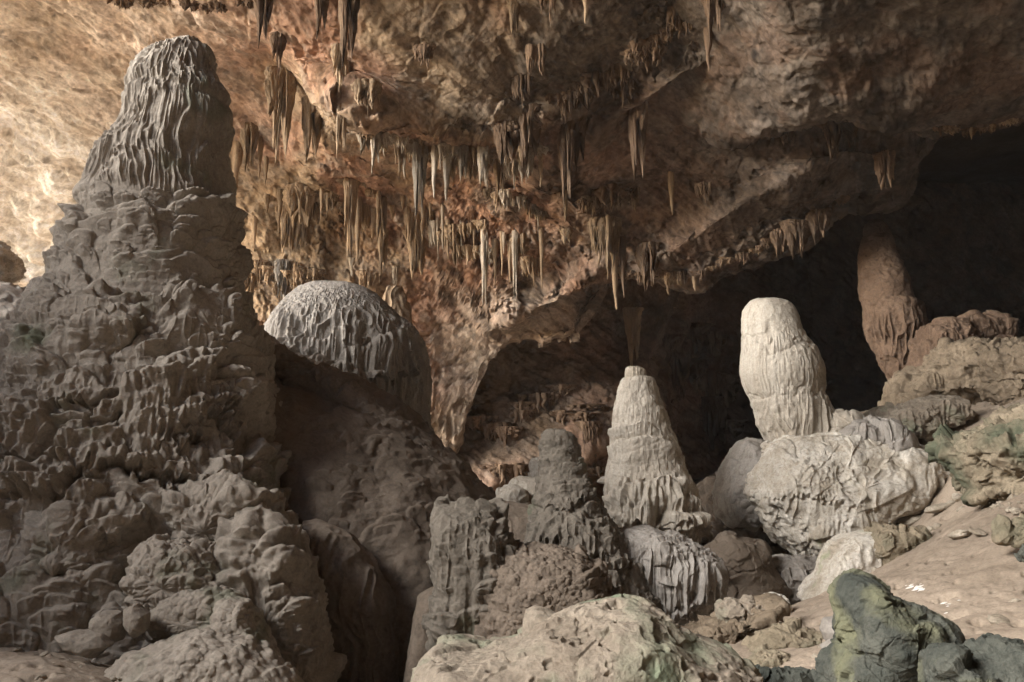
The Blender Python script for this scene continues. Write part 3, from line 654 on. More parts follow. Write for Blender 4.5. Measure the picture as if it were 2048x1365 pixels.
# ---- 6. dark pillar far right
root = empty('leaning_stalagmite', Pt(1800, 800, 19), 'dim brown leaning stalagmite with ribbed lower half in the dark right chamber', 'stalagmite')
g = body([(445, 1738, 1756), (450, 1732, 1768), (470, 1728, 1778), (500, 1722, 1786), (530, 1720, 1800), (570, 1722, 1815), (600, 1728, 1822), (612, 1730, 1840), (650, 1734, 1846), (690, 1748, 1842), (730, 1768, 1836), (765, 1785, 1830), (800, 1790, 1845), (900, 1785, 1860)],
         19, .9, 420, 420, seed=8, lump=.06)
g.flutes(.09, 9, .6, sst(600, 660, g.py), 1, .7, 1.2).add(.05 * ridge(g.P * np.array([2, 2, 5]), 3, 11) * (1 - sst(590, 630, g.py))).add(.05 * fbm(g.P * 4, 3, 8)).grain(.02, 12, 3)
link('flowstone_body', grid_mesh('flowstone_body', g.final(), True), M['dim'], root)

# ---- 7. the dark middle group
root = empty('round_topped_stalagmite', Pt(1130, 1130, 9.6), 'dark round topped stalagmite with widening skirt, just left of the tall white stalagmite', 'stalagmite')
g = body([(862, 1105, 1135), (865, 1092, 1143), (873, 1084, 1150), (890, 1081, 1156), (920, 1081, 1163), (950, 1080, 1172), (975, 1076, 1184), (990, 1074, 1192), (1020, 1064, 1212), (1060, 1050, 1235), (1110, 1040, 1262), (1160, 1030, 1285), (1220, 1020, 1310), (1350, 1010, 1330)],
         9.6, .85, 620, 620, seed=9, lump=.06, yo=[(862, .1), (980, 0), (1350, -.3)])
y_ = g.py
g.lobes(0, .34, .5, .10, 'curtain', at=at_px(g, [(1120, 985), (1160, 1060), (1100, 1050), (1220, 1110), (1180, 1150)]), spread=.2, round_=.15)
g.lobes(160, .07, .08, .03, mask=1 - .6 * sst(990, 1020, y_), round_=.25)
g.lobes(500, .03, .035, .011, round_=.3)
g.flutes(.045, 14, 1.0, sst(1000, 1060, y_), 1, 1.0, 1.3).add(.02 * fbm(g.P * 7, 3, 8)).grain(.01, 18, 3)
link('flowstone_body', grid_mesh('flowstone_body', g.final(), True), M['umber'], root)

def lump_body(name, prof, Y, label, cat, mat, seed, fn=None, dep=.9, a=320, b=260, group=None, yo=None, lump=.05, sq=2.0):
    g = body(prof, Y, dep, a, b, seed, yo, lump, sq)
    if fn: fn(g)
    g.add(.02 * fbm(g.P * 5, 3, 8)).grain(.01, 16, 3)
    return setp(link(name, grid_mesh(name, g.final(), True), M[mat]), label, cat, group)
def soft(g): g.lobes(30, .12, .12, .03, round_=.3); g.flutes(.012, 20, 2)
lump_body('rounded_stalagmite', [(915, 1072, 1092), (920, 1064, 1100), (935, 1060, 1108), (960, 1057, 1112), (1050, 1057, 1115)], 13, 'small pale rounded stalagmite half hidden behind the dark round topped one', 'stalagmite', 'white', 401, soft)
lump_body('flowstone_lump', [(955, 1040, 1075), (960, 1026, 1095), (975, 1014, 1110), (1000, 1000, 1118), (1060, 992, 1120)], 11.4, 'pale lumpy flowstone knob stepping down left of the dark round topped stalagmite', 'flowstone', 'white', 402, soft)
lump_body('flowstone_lump', [(975, 1010, 1030), (982, 1000, 1044), (1000, 993, 1052), (1040, 985, 1058)], 11.0, 'lowest pale flowstone knob, at the left end of the pale steps', 'flowstone', 'white', 403, soft, a=200, b=160)
stone('flowstone_saddle', [(975, 1005), (1000, 1000), (1040, 1006), (1075, 1015), (1110, 1060), (1110, 1180), (1000, 1180), (960, 1080)], 9.9, .5, 'brown', 'smooth dark brown saddle of flowstone between the mossy stacked block and the round topped stalagmite', 'flowstone', seed=404, na=260, nb=200, fl=.03)

g = blob([(868, 1030), (885, 1010), (940, 1007), (985, 1010), (1003, 1035), (1020, 1075), (1035, 1110), (1045, 1200), (1030, 1310), (880, 1310), (858, 1290), (862, 1240), (868, 1190), (866, 1100)], 8.1, .62, 520, 420, 405, .5, 1, .05)
st = fbm(g.P * np.array([.8, .8, 6]), 3, 407)
g.add(.10 * sst(-.1, .25, st) * sst(.6, .1, (g.P[..., 2] - g.P[..., 2].min())) )
g.lobes(0, .3, .5, .09, 'curtain', at=[(250, 260)], spread=.1)
g.lobes(26, .16, .16, .07, round_=.18).lobes(120, .06, .08, .03, round_=.2).lobes(300, .03, .035, .011, round_=.3)
g.flutes(.03, 16, 1.4, 1, 4, 1, 1.4).add(.025 * fbm(g.P * 6, 3, 3)).grain(.01, 18, 3)
setp(link('flowstone_block', grid_mesh('flowstone_block', g.final(), True), M['umber']), 'dark flat topped flowstone block with layered shelves down its left edge, greenish top', 'flowstone')

g = blob([(975, 1120), (1020, 1100), (1060, 1092), (1110, 1095), (1160, 1110), (1200, 1150), (1245, 1205), (1290, 1260), (1250, 1330), (930, 1340), (940, 1270), (960, 1200)], 7.9, .7, 620, 460, 411, .6, 1, .08)
g.lobes(60, .14, .12, .05, round_=.25).lobes(420, .055, .05, .028, round_=.35).lobes(1500, .024, .022, .011, 'dot')
g.add(.02 * fbm(g.P * 9, 3, 3)).grain(.01, 22, 3)
setp(link('popcorn_mound', grid_mesh('popcorn_mound', g.final(), True), M['brown']), 'dark knobbly mound covered in small popcorn nodules in front of the round topped stalagmite', 'flowstone')

g = blob([(1215, 1080), (1250, 1060), (1300, 1055), (1345, 1075), (1390, 1105), (1425, 1130), (1434, 1160), (1425, 1195), (1400, 1230), (1310, 1250), (1270, 1200), (1240, 1140)], 9.8, .7, 520, 400, 421, .6, 1, .05)
g.flutes(.05, 12, 1.0, 1, 1, 1.0, 1.4).flutes(.02, 30, 2.4)
g.lobes(0, .5, .8, .08, 'curtain', at=[(280, 300), (280, 330)], spread=.1, round_=.1)
g.lobes(160, .05, .05, .016, mask=sst(.1, .5, g.N[..., 2]), round_=.3).add(.02 * fbm(g.P * 6, 3, 3)).grain(.009, 18, 3)
setp(link('fluted_mound', grid_mesh('fluted_mound', g.final(), True), M['dome']), 'pale humped flowstone mound with wavy vertical ribs at the foot of the tall white stalagmite', 'flowstone')

# ---- 8. tilted block and its neighbours
g = blob([(1496, 985), (1510, 940), (1540, 908), (1580, 885), (1650, 868), (1720, 862), (1790, 880), (1850, 885), (1905, 900), (1926, 935), (1920, 965), (1850, 1000), (1760, 1045), (1700, 1070), (1668, 1105), (1640, 1132), (1610, 1120), (1560, 1080), (1520, 1030), (1500, 1005)], 13.8, 1.0, 900, 560, 431, .46, 1.2, .08, c=(1670, 975), tilt=.2)
up = sst(.2, .6, g.N[..., 2])
g.lobes(16, .5, .5, .08, mask=sst(-.2, .4, g.N[..., 2]), round_=.35)
g.lobes(16, .4, .7, .06, 'curtain', mask=1 - up, round_=.3)
g.lobes(90, .14, .14, .025, mask=.1 + up, round_=.35)
g.flutes(.05, 8, .9, 1 - up, 1, 1.0, 1.4)
cuts(g, .8, .07, 7); g.add(.08 * fbm(g.P * 1.4, 4, 3)).add(-.03 * sst(.2, .4, fbm(g.P * 4, 3, 5))).grain(.012, 14, 3)
setp(link('tilted_flowstone_block', grid_mesh('tilted_flowstone_block', g.final(), True), M['whiteblock']), 'huge tilted white flowstone block with draped underside, carrying the banded white stalagmite', 'flowstone')
stone('boulder', [(1430, 985), (1448, 932), (1490, 884), (1532, 890), (1560, 940), (1540, 1010), (1500, 1062), (1455, 1060), (1436, 1030)], 14.4, .75, 'dome', 'rounded pale boulder with pebbly skin leaning on the left end of the tilted white block', 'boulder', seed=439, lob=((300, .06, .06, .02, 'dot'), (20, .2, .2, .05, 'scale')), na=320, nb=220, lump=.1)
stone('flowstone_block', [(1512, 1125), (1545, 1112), (1600, 1112), (1640, 1120), (1660, 1150), (1650, 1185), (1600, 1215), (1540, 1200), (1515, 1160)], 12.6, .6, 'dome', 'shaded grey flowstone curtain block under the tilted white block', 'flowstone', seed=433, fl=.09, na=260, nb=180, cut=.05)
stone('flowstone_block', [(1635, 1160), (1650, 1120), (1672, 1085), (1700, 1066), (1760, 1060), (1776, 1100), (1760, 1160), (1700, 1195), (1630, 1205), (1600, 1200)], 11.2, .5, 'whiteblock', 'smooth bright white flowstone face at the sand edge under the tilted block', 'flowstone', seed=434, fl=.05, na=300, nb=200, e=.5)
stone('cave_rock', [(1745, 1062), (1790, 1056), (1830, 1062), (1850, 1075), (1830, 1100), (1790, 1130), (1750, 1150), (1725, 1150), (1730, 1100)], 11.0, .35, 'mossy', 'flat yellow green wrinkled rock beside the bright white flowstone face', seed=435, cut=.08, cutn=3.5, na=300, nb=200, e=.5)
# dark rock mass behind, between the tall white stalagmite and the tilted block
stone('boulder', [(1395, 975), (1430, 950), (1500, 960), (1560, 1050), (1600, 1120), (1560, 1200), (1400, 1230), (1385, 1100)], 15.6, .9, 'brown', 'dark shaded boulder in the hollow between tall white stalagmite and tilted block', 'boulder', seed=436, lump=.3, na=300, nb=200, cut=.08, cutn=1.5)

stone('boulder', [(1390, 1100), (1440, 1060), (1520, 1090), (1560, 1170), (1530, 1240), (1420, 1260), (1385, 1200)], 12.2, .6, 'brown', 'low dark boulder in shade right of the pale humped mound', 'boulder', seed=437, lump=.2, na=300, nb=200, cut=.06, cutn=1.5)
# ---- 9. ridge at the right
def ridge_rock(o, Y, th, label, seed, mat='mossy', fl=.05, lob=((10, .3, .35, .12, 'scale'), (60, .1, .12, .04, 'scale')), e=.55, cut=0, **k):
    return stone(k.pop('name', 'cave_rock'), o, Y, th, mat, label, k.pop('cat', 'rock'), seed=seed, fl=fl, lob=lob, na=320, nb=220, e=e, cut=cut, cutn=2.5, **k)
ridge_rock([(1838, 690), (1845, 655), (1880, 642), (1915, 640), (1930, 680), (1925, 740), (1890, 780), (1840, 790), (1828, 760)], 18, .8, 'dim fluted flowstone hump right beside the leaning dark stalagmite', 501, 'dim', .1, name='flowstone_lump', cat='flowstone')
ridge_rock([(1900, 655), (1935, 640), (1965, 660), (1970, 700), (1940, 730), (1900, 720)], 18.3, .6, 'dim brown knob on the ridge, second right of the leaning stalagmite', 502, 'dim', .08, name='flowstone_lump', cat='flowstone')
ridge_rock([(1955, 670), (1965, 640), (2000, 635), (2015, 660), (2010, 700), (1960, 710)], 18.3, .5, 'dim fluted round knob near the right end of the dark ridge', 503, 'dim', .08, name='flowstone_lump', cat='flowstone')
ridge_rock([(1860, 730), (1900, 690), (1980, 685), (2060, 670), (2140, 690), (2160, 800), (2060, 830), (1930, 800), (1870, 790)], 16.8, 1.0, 'broad brown boulder slab of the ridge at the right edge', 504, 'dusk', .0, lump=.15, cut=.14, name='boulder', cat='boulder')
ridge_rock([(1975, 720), (2020, 700), (2090, 700), (2130, 760), (2090, 815), (2000, 810), (1975, 765)], 15.3, .7, 'tan cracked boulder at the right edge above the sand', 505, 'dusk', .0, lump=.1, cut=.14, name='boulder', cat='boulder')
ridge_rock([(1788, 780), (1810, 750), (1860, 742), (1890, 765), (1900, 800), (1860, 830), (1800, 830), (1785, 810)], 17.4, .7, 'grey rounded flowstone foot under the leaning dark stalagmite', 506, 'dusk', .03, name='flowstone_lump', cat='flowstone')
ridge_rock([(1735, 850), (1780, 822), (1830, 800), (1880, 790), (1925, 800), (1935, 830), (1900, 850), (1840, 875), (1780, 885), (1740, 880)], 15.2, .6, 'pitted pale rock with ribbed front on the sand behind the tilted block', 507, 'pale', .06, lump=.08, cut=.06)
ridge_rock([(1700, 880), (1730, 868), (1770, 870), (1800, 890), (1790, 915), (1740, 915), (1705, 900)], 13.6, .35, 'flat grey flaky rock on top of the tilted block', 508, 'dome', .02, cut=.06)
ridge_rock([(1655, 850), (1675, 833), (1700, 840), (1712, 870), (1690, 880), (1660, 878)], 14.2, .3, 'small pale cone at the right foot of the banded white stalagmite', 509, 'white', .03)
ridge_rock([(1905, 905), (1930, 880), (1990, 850), (2060, 815), (2150, 800), (2200, 900), (2150, 985), (2060, 985), (2000, 995), (1950, 985), (1925, 940)], 10.6, .9, 'big mossy boulder with knobbly yellow underside at the right edge', 510, 'mossy', .0, ((40, .16, .14, .08, 'scale'), (200, .05, .05, .03, 'scale')), name='boulder', cat='boulder', lump=.1, cut=.14)

# ---- 10. foreground rocks
g = blob([(815, 1400), (830, 1335), (860, 1300), (930, 1298), (1000, 1285), (1080, 1250), (1150, 1232), (1230, 1220), (1300, 1219), (1340, 1235), (1390, 1275), (1450, 1300), (1500, 1330), (1540, 1400), (1400, 1500), (1000, 1500)], 5.3, .75, 760, 460, 601, .62, 1, .06, c=(1170, 1400))
cuts(g, 1.6, .05, 5); g.add(-.03 * sst(.22, .4, fbm(g.P * 9, 3, 5))).add(.035 * fbm(g.P * 3, 4, 6)).lobes(60, .05, .05, .02, mask=sst(1.0, 1.6, g.P[..., 0]), round_=.3).grain(.009, 24, 4)
setp(link('boulder', grid_mesh('boulder', g.final(), True), M['pale']), 'broad pale pinkish boulder tinged green, lowest in the foreground centre', 'boulder')
stone('cave_rock', [(1042, 1240), (1048, 1218), (1068, 1211), (1100, 1220), (1140, 1238), (1150, 1262), (1120, 1290), (1060, 1300), (1040, 1280)], 5.7, .16, 'pale', 'small smooth pinkish nose of rock standing on the broad foreground boulder', seed=602, fl=.008)
stone('cave_rock', [(950, 1300), (990, 1275), (1030, 1272), (1045, 1295), (1020, 1330), (960, 1330)], 5.5, .12, 'pale', 'low pink stone left of the smooth nose of rock on the foreground boulder', seed=603, na=140, nb=90)
stone('cave_rock', [(1432, 1215), (1450, 1203), (1500, 1202), (1540, 1215), (1530, 1245), (1490, 1275), (1445, 1275), (1430, 1250)], 7.9, .25, 'pale', 'pale folded rock with rounded left knob beyond the foreground boulder', seed=604, cut=.07, cutn=5, lob=((8, .12, .12, .04, 'scale'),))
stone('cave_rock', [(1480, 1250), (1520, 1215), (1560, 1200), (1570, 1225), (1562, 1260), (1510, 1290), (1430, 1300), (1340, 1290), (1350, 1265), (1420, 1270)], 7.8, .3, 'dusk', 'long dark jagged rock ledge under the pale folded rock', seed=605, cut=.08, cutn=4)
stone('cave_rock', [(1520, 1200), (1545, 1190), (1572, 1196), (1578, 1215), (1550, 1222), (1520, 1215)], 9.2, .16, 'whiteblock', 'small light rock on the sand edge behind the dark jagged ledge', seed=606, cut=.04, cutn=6)
stone('cave_rock', [(1490, 1310), (1520, 1275), (1590, 1250), (1640, 1262), (1660, 1290), (1600, 1315), (1530, 1325)], 7.1, .25, 'mossy', 'low dusty rock half buried in sand left of the round cobble', seed=607, cut=.06, cutn=4)
stone('cobble', [(1648, 1262), (1655, 1242), (1675, 1235), (1700, 1245), (1702, 1270), (1680, 1285), (1655, 1282)], 6.6, .12, 'dome', 'rounded pale cobble leaning against the big dark green boulder', 'cobble', seed=608, na=140, nb=90)
stone('cave_rock', [(1640, 1295), (1665, 1280), (1705, 1280), (1710, 1310), (1660, 1318)], 6.3, .12, 'dome', 'bluish grey flat stone under the round cobble', seed=609, na=140, nb=90)
g = blob([(1660, 1400), (1668, 1330), (1695, 1290), (1690, 1245), (1686, 1200), (1698, 1172), (1722, 1160), (1745, 1168), (1770, 1190), (1800, 1210), (1850, 1222), (1885, 1250), (1905, 1280), (1912, 1310), (1880, 1400)], 5.3, .42, 620, 440, 611, .72, .8, .05, c=(1765, 1330))
cuts(g, 2.2, .045, 5); cuts(g, 6, .012, 9); g.add(.035 * fbm(g.P * 4, 4, 6)).add(.03 * ridge(g.P * np.array([3, 3, 6]), 3, 4)).grain(.009, 24, 4)
setp(link('boulder', grid_mesh('boulder', g.final(), True), M['green']), 'tall peaked dark green boulder with a light mossy patch on the sand slope', 'boulder')
g = blob([(1850, 1400), (1862, 1320), (1890, 1300), (1935, 1315), (1975, 1300), (1990, 1275), (2010, 1270), (2050, 1300), (2120, 1330), (2120, 1450), (1900, 1460)], 4.4, .35, 520, 340, 612, .6, .8, .05, c=(1990, 1390))
cuts(g, 3.0, .055, 5); cuts(g, 9, .012, 9); g.add(.035 * fbm(g.P * 5, 4, 6)).grain(.008, 26, 4)
setp(link('boulder', grid_mesh('boulder', g.final(), True), M['green']), 'rough grey green boulder cut by the bottom right corner', 'boulder')
stone('spike_rock', [(1990, 1085), (1994, 1040), (2000, 1030), (2012, 1050), (2032, 1078), (2030, 1090)], 7.6, .1, 'mossy', 'small pointed ribbed stone standing upright on the sand near the right edge', seed=613, fl=.02, na=140, nb=90, e=.8)
stone('cave_rock', [(2028, 1060), (2035, 1038), (2060, 1030), (2080, 1050), (2080, 1090), (2035, 1092)], 7.5, .14, 'mossy', 'pale wrinkled stone cut by the right edge beside the pointed stone', seed=614, cut=.03, cutn=8, na=140, nb=90)
stone('cave_rock', [(2034, 1110), (2050, 1085), (2090, 1085), (2090, 1130), (2045, 1125)], 6.8, .12, 'green', 'dark stone at the right edge below the pointed stone', seed=615, cut=.03, cutn=8, na=140, nb=90)
stone('cave_rock', [(1535, 1365), (1550, 1345), (1590, 1335), (1625, 1345), (1650, 1375), (1600, 1400), (1540, 1400)], 5.6, .14, 'green', 'dark jagged stone at the bottom edge left of the peaked green boulder', seed=616, cut=.05, cutn=8, na=160, nb=100)
stone('cave_rock', [(1495, 1350), (1505, 1335), (1550, 1335), (1570, 1352), (1560, 1380), (1500, 1380)], 5.7, .12, 'green', 'bluish dark stone wedged beside the right end of the broad foreground boulder', seed=617, cut=.04, cutn=8, na=140, nb=90)
stone('cave_rock', [(1495, 1320), (1520, 1305), (1570, 1305), (1600, 1320), (1570, 1335), (1510, 1335)], 6.4, .14, 'mossy', 'small dull rock lying in the sand above the bluish dark stone', seed=618, cut=.04, cutn=8, na=140, nb=90)
# left edge
stone('boulder', [(-80, 640), (-60, 570), (0, 560), (50, 575), (85, 610), (95, 660), (85, 760), (70, 1120), (-100, 1140)], 17, .9, 'dome', 'rough greenish tan boulder face far behind the giant stalagmite at the left edge', 'boulder', seed=620, na=320, nb=220, cut=.1, cutn=1.6, lump=.1)
stone('cave_rock', [(-60, 540), (-40, 490), (0, 487), (30, 510), (35, 545), (15, 565), (-50, 575)], 17.5, .5, 'whiteblock', 'sunlit cream rock knob on the left edge above the rough boulder', seed=621, na=220, nb=140, cut=.1, cutn=2.5)  # pale material chosen to imitate direct daylight on this knob
stone('boulder', [(-100, 760), (-20, 740), (20, 770), (30, 850), (30, 1160), (-100, 1170)], 13, .8, 'brown', 'dark shaded boulder low at the left edge behind the giant stalagmite', 'boulder', seed=622, na=220, nb=140, cut=.1, cutn=2)

# pebbles and flat stones lying on the sand
rng = np.random.default_rng(5)
def pebble_mesh(seed):
    a = np.linspace(-math.pi, math.pi, 28, endpoint=False); b = np.linspace(-math.pi / 2, math.pi / 2, 18)
    B, A = np.meshgrid(b, a, indexing='ij'); P = np.stack([np.cos(A) * np.cos(B), np.sin(A) * np.cos(B), np.sin(B)], -1)
    w1, w2 = worley(P * 1.3, seed); P = P * (.75 + .4 * w1 + .15 * fbm(P * 3, 2, seed))[..., None]
    m = grid_mesh('pebble', P, True); m.materials.append(M['stone']); return m
pm = [pebble_mesh(s) for s in range(5)]
def surf_floor(px, py):
    """where the sight line through a point of the photograph meets the sand"""
    Ys = np.linspace(3.5, 20, 600); W = Pt(px, py, Ys); dz = W[:, 2] - floor_z(W[:, 0], W[:, 1])
    k = np.argmax(dz < 0) if (dz < 0).any() else 300
    return W[k]
def pebble(px, py, size, flat, label, group=None, k=0):
    p = surf_floor(px, py); o = bpy.data.objects.new('pebble', pm[k % 5]); C.objects.link(o)
    s = size * p[1] / F / 2; o.location = (p[0], p[1], p[2] + s * flat * .3); o.scale = (s, s * .8, s * flat); o.rotation_euler = (rng.uniform(-.2, .2), -.25, rng.uniform(0, 6))
    return setp(o, label, 'stone', group)
for i, (x, y, s, f, lab) in enumerate([(1920, 1072, 46, .4, 'flat grey green stone lying on the sand right of the wrinkled rock'), (1955, 1066, 36, .3, 'thin flat stone just right of the flat grey green stone on the sand'),
        (1995, 1018, 26, .5, 'small dark stone high on the sand near the right edge'), (1825, 1040, 60, .3, 'long low dusty stone on the sand under the tilted block tip'), (1880, 1020, 56, .35, 'mound like stone right of the long low stone on the sand'),
        (1998, 1245, 44, .4, 'dark flat stone lying alone on the lower right sand'), (2030, 1205, 22, .5, 'tiny stone in the sand near the right edge'), (1935, 990, 24, .5, 'small stone at the foot of the mossy boulder'), (1705, 1163, 22, .9, 'reddish round stone at the lower tip of the white flowstone face')]):
    pebble(x, y, s, f, lab, k=i)
for i in range(70):
    x, y = rng.uniform(1500, 2048), rng.uniform(1000, 1360)
    if y < 1330 - (x - 1500) * .42: continue
    pebble(x, y, rng.uniform(4, 10), rng.uniform(.4, .8), 'tiny pebble lying loose on the sand slope', 'loose pebbles on the sand slope', i)
for i in range(22):
    pebble(rng.uniform(10, 320), rng.uniform(1285, 1360), rng.uniform(5, 15), rng.uniform(.4, .7), 'tiny pebble on the brown floor at bottom left', 'loose pebbles at bottom left', i)

for i in range(46):
    x, y = [(rng.uniform(1440, 1700), rng.uniform(1215, 1350)), (rng.uniform(1700, 1930), 0), (rng.uniform(1900, 2040), rng.uniform(995, 1030))][i % 3]
    if y == 0: y = 1180 - (x - 1700) * .72 + rng.uniform(-6, 14)
    pebble(x, y, rng.uniform(8, 24), rng.uniform(.5, .9), ['small rubble stone in the hollow before the dark jagged ledge', 'small rubble stone along the foot of the wrinkled yellow green rock', 'small rubble stone under the big mossy boulder'][i % 3], ['rubble in the hollow', 'rubble along the wrinkled rock', 'rubble under the mossy boulder'][i % 3], i)
flake = pm[1].copy(); cm = rock('chalk', (.7, .66, .6), (.82, .8, .76), None, 3); flake.materials[0] = cm
def chip(x, y, s, lab, grp):
    p = surf_floor(x, y); o = bpy.data.objects.new('chalk_flake', flake); C.objects.link(o); k = s * p[1] / F / 2
    o.location = (p[0], p[1], p[2] + .012); o.scale = (k, k * .5, k * .2); o.rotation_euler = (.05, -.3, rng.uniform(-.5, .5)); setp(o, lab, 'flake', grp)
for i in range(26): chip(rng.normal(1838, 16), rng.normal(1180, 9), rng.uniform(8, 20), 'white chalky flake in the upper left scatter on the sand', 'chalk flakes, upper left scatter')
for i in range(42): chip(rng.normal(1890, 17), 1160 + (abs(rng.normal(0, 1)) * 22 + 18), rng.uniform(7, 18), 'white chalky flake in the lower right scatter on the sand', 'chalk flakes, lower right scatter')

# ================================================================== STALACTITES
def spike_pts(seed, nth=26, nz=54, bend=.10):
    rg = np.random.default_rng(seed); t = np.linspace(0, 1, nz)[:, None]; th = np.linspace(-math.pi, math.pi, nth, endpoint=False)[None]
    r = .5 * (1 - t) ** rg.uniform(.6, 1.1) * (1 + .35 * fbm(np.stack([t * 5 + seed, t * 0, t * 0], -1), 2, seed)) + .05 * (t < .985)
    r = r * (1 + .35 * (ridge(np.stack([np.cos(th) * 2.2 + t * 0, np.sin(th) * 2.2 + t * 0, t * 2.2 + th * 0], -1), 2, seed + 3) - .5))
    ax = bend * fbm(np.stack([t * 3 + seed * 3, t * 0, t * 0], -1), 2, seed + 9); ay = bend * fbm(np.stack([t * 3, t * 0 + 5, t * 0], -1), 2, seed + 19)
    return np.stack([r * np.cos(th) + ax * 2 * t, r * np.sin(th) + ay * 2 * t, .12 - 1.12 * t + 0 * th], -1)
def mass_pts(seed, nth=90, nz=70, bell=False):
    t = np.linspace(0, 1, nz)[:, None]; th = np.linspace(-math.pi, math.pi, nth, endpoint=False)[None]
    cs = np.stack([np.cos(th), np.sin(th), th * 0], -1)
    fr = vn(cs * 3.2 + seed, seed) * .5 + vn(cs * 12 + seed, seed + 1) * .5
    L = .3 + .9 * np.clip((fr - .35) * 2.0, 0, 1)
    prof = np.sqrt(np.clip(1 - (1 - np.minimum(t / .22, 1)) ** 2, 0, 1)) if bell else (1 + 0 * t)
    r = .5 * prof * (1 - .5 * t ** 1.2) * (1 + .45 * fbm(np.stack([np.cos(th) * 1.1 + t * 0, np.sin(th) * 1.1 + t * 0, t * 3.4 + th * 0], -1), 3, seed + 30))
    q = np.concatenate([np.broadcast_to(cs[..., :2] * 6.5, (nz, nth, 2)), np.broadcast_to(t[..., None] * 1.4, (nz, nth, 1))], -1)
    r = r * (1 + .5 * (ridge(q, 3, seed + 5) - .5))
    hem = sst(.86, 1, t); r = r * (1 - hem * .9)
    z = ((0 if bell else .12) - np.minimum(t / .88, 1) * L * (1 if bell else 1.12)) * (1 - .45 * hem)
    return np.stack([r * np.cos(th), r * np.sin(th) * .8, z + 0 * th], -1)
def join(name, parts):
    Vs, Fs, off = [], [], 0
    for P in parts:
        r, c = P.shape[:2]; idx = np.arange(r * c).reshape(r, c); idx = np.concatenate([idx, idx[:, :1]], 1) + off
        Fs.append(np.stack([idx[:-1, :-1], idx[1:, :-1], idx[1:, 1:], idx[:-1, 1:]], -1).reshape(-1, 4)); Vs.append(P.reshape(-1, 3)); off += r * c
    V = np.concatenate(Vs).astype(f4); q = np.concatenate(Fs)
    me = bpy.data.meshes.new(name); me.vertices.add(len(V)); me.vertices.foreach_set('co', V.ravel())
    me.loops.add(q.size); me.loops.foreach_set('vertex_index', q.ravel().astype(np.int32)); me.polygons.add(len(q))
    me.polygons.foreach_set('loop_start', np.arange(0, q.size, 4, dtype=np.int32)); me.polygons.foreach_set('loop_total', np.full(len(q), 4, np.int32))
    me.polygons.foreach_set('use_smooth', np.ones(len(q), bool)); me.update(calc_edges=True); me.materials.append(M['stal']); return me
def cluster_parts(seed, n=15):
    rg = np.random.default_rng(seed); out = [mass_pts(seed) * np.array([1.0, .6, .5])]
    for i in range(n):
        s = spike_pts(seed * 31 + i, 14, 34, .25); x = rg.uniform(-.5, .5); L = rg.uniform(.25, 1.0) * (1 - abs(x)); w = rg.uniform(.10, .24)
        out.append(s * np.array([w, w, L]) + np.array([x, rg.uniform(-.3, .2), 0]))
    return out
SM = [join('stalactite', [spike_pts(700 + i)]) for i in range(6)]
MM = [join('stalactite_curtain', [mass_pts(720 + i)]) for i in range(4)]
BM = [join('stalactite_curtain', [mass_pts(740 + i, 160, 120, True)]) for i in range(3)]
KM = [join('stalactite_cluster', cluster_parts(760 + i)) for i in range(7)]

def wall_at(px, py, which=0):
    name, x0, x1, top, lip, P, PX, PY = SHEETS[which]
    j = int(np.clip((px - x0) / (x1 - x0) * (P.shape[1] - 1), 0, P.shape[1] - 1)); i = int(np.argmin(np.abs(PY[:, j] - py)))
    return P[i, j]
cnt = [0]
def hang(kind, px, y0, y1, wpx, mat='stal', label=None, group=None, which=0, out=.0):
    cnt[0] += 1; k = cnt[0]
    p = wall_at(px, y0, which); Y = p[1] - out
    w_ = wpx * Y / F; L = (y1 - y0) * Y / F * 1.02
    me = {'s': SM, 'm': MM, 'b': BM, 'c': KM}[kind]; me = me[k % len(me)]
    o = bpy.data.objects.new(me.name.split('.')[0], me); C.objects.link(o)
    o.location = (p[0] * Y / p[1], Y + w_ * .1, p[2]); o.scale = (w_, w_, L); o.rotation_euler = (0, 0, (k * 2.4) % 6.28 if kind == 's' else ((k * 1.3) % .8 - .4))
    o.material_slots[0].link = 'OBJECT'; o.material_slots[0].material = M[mat]
    return setp(o, label, 'stalactite', group)
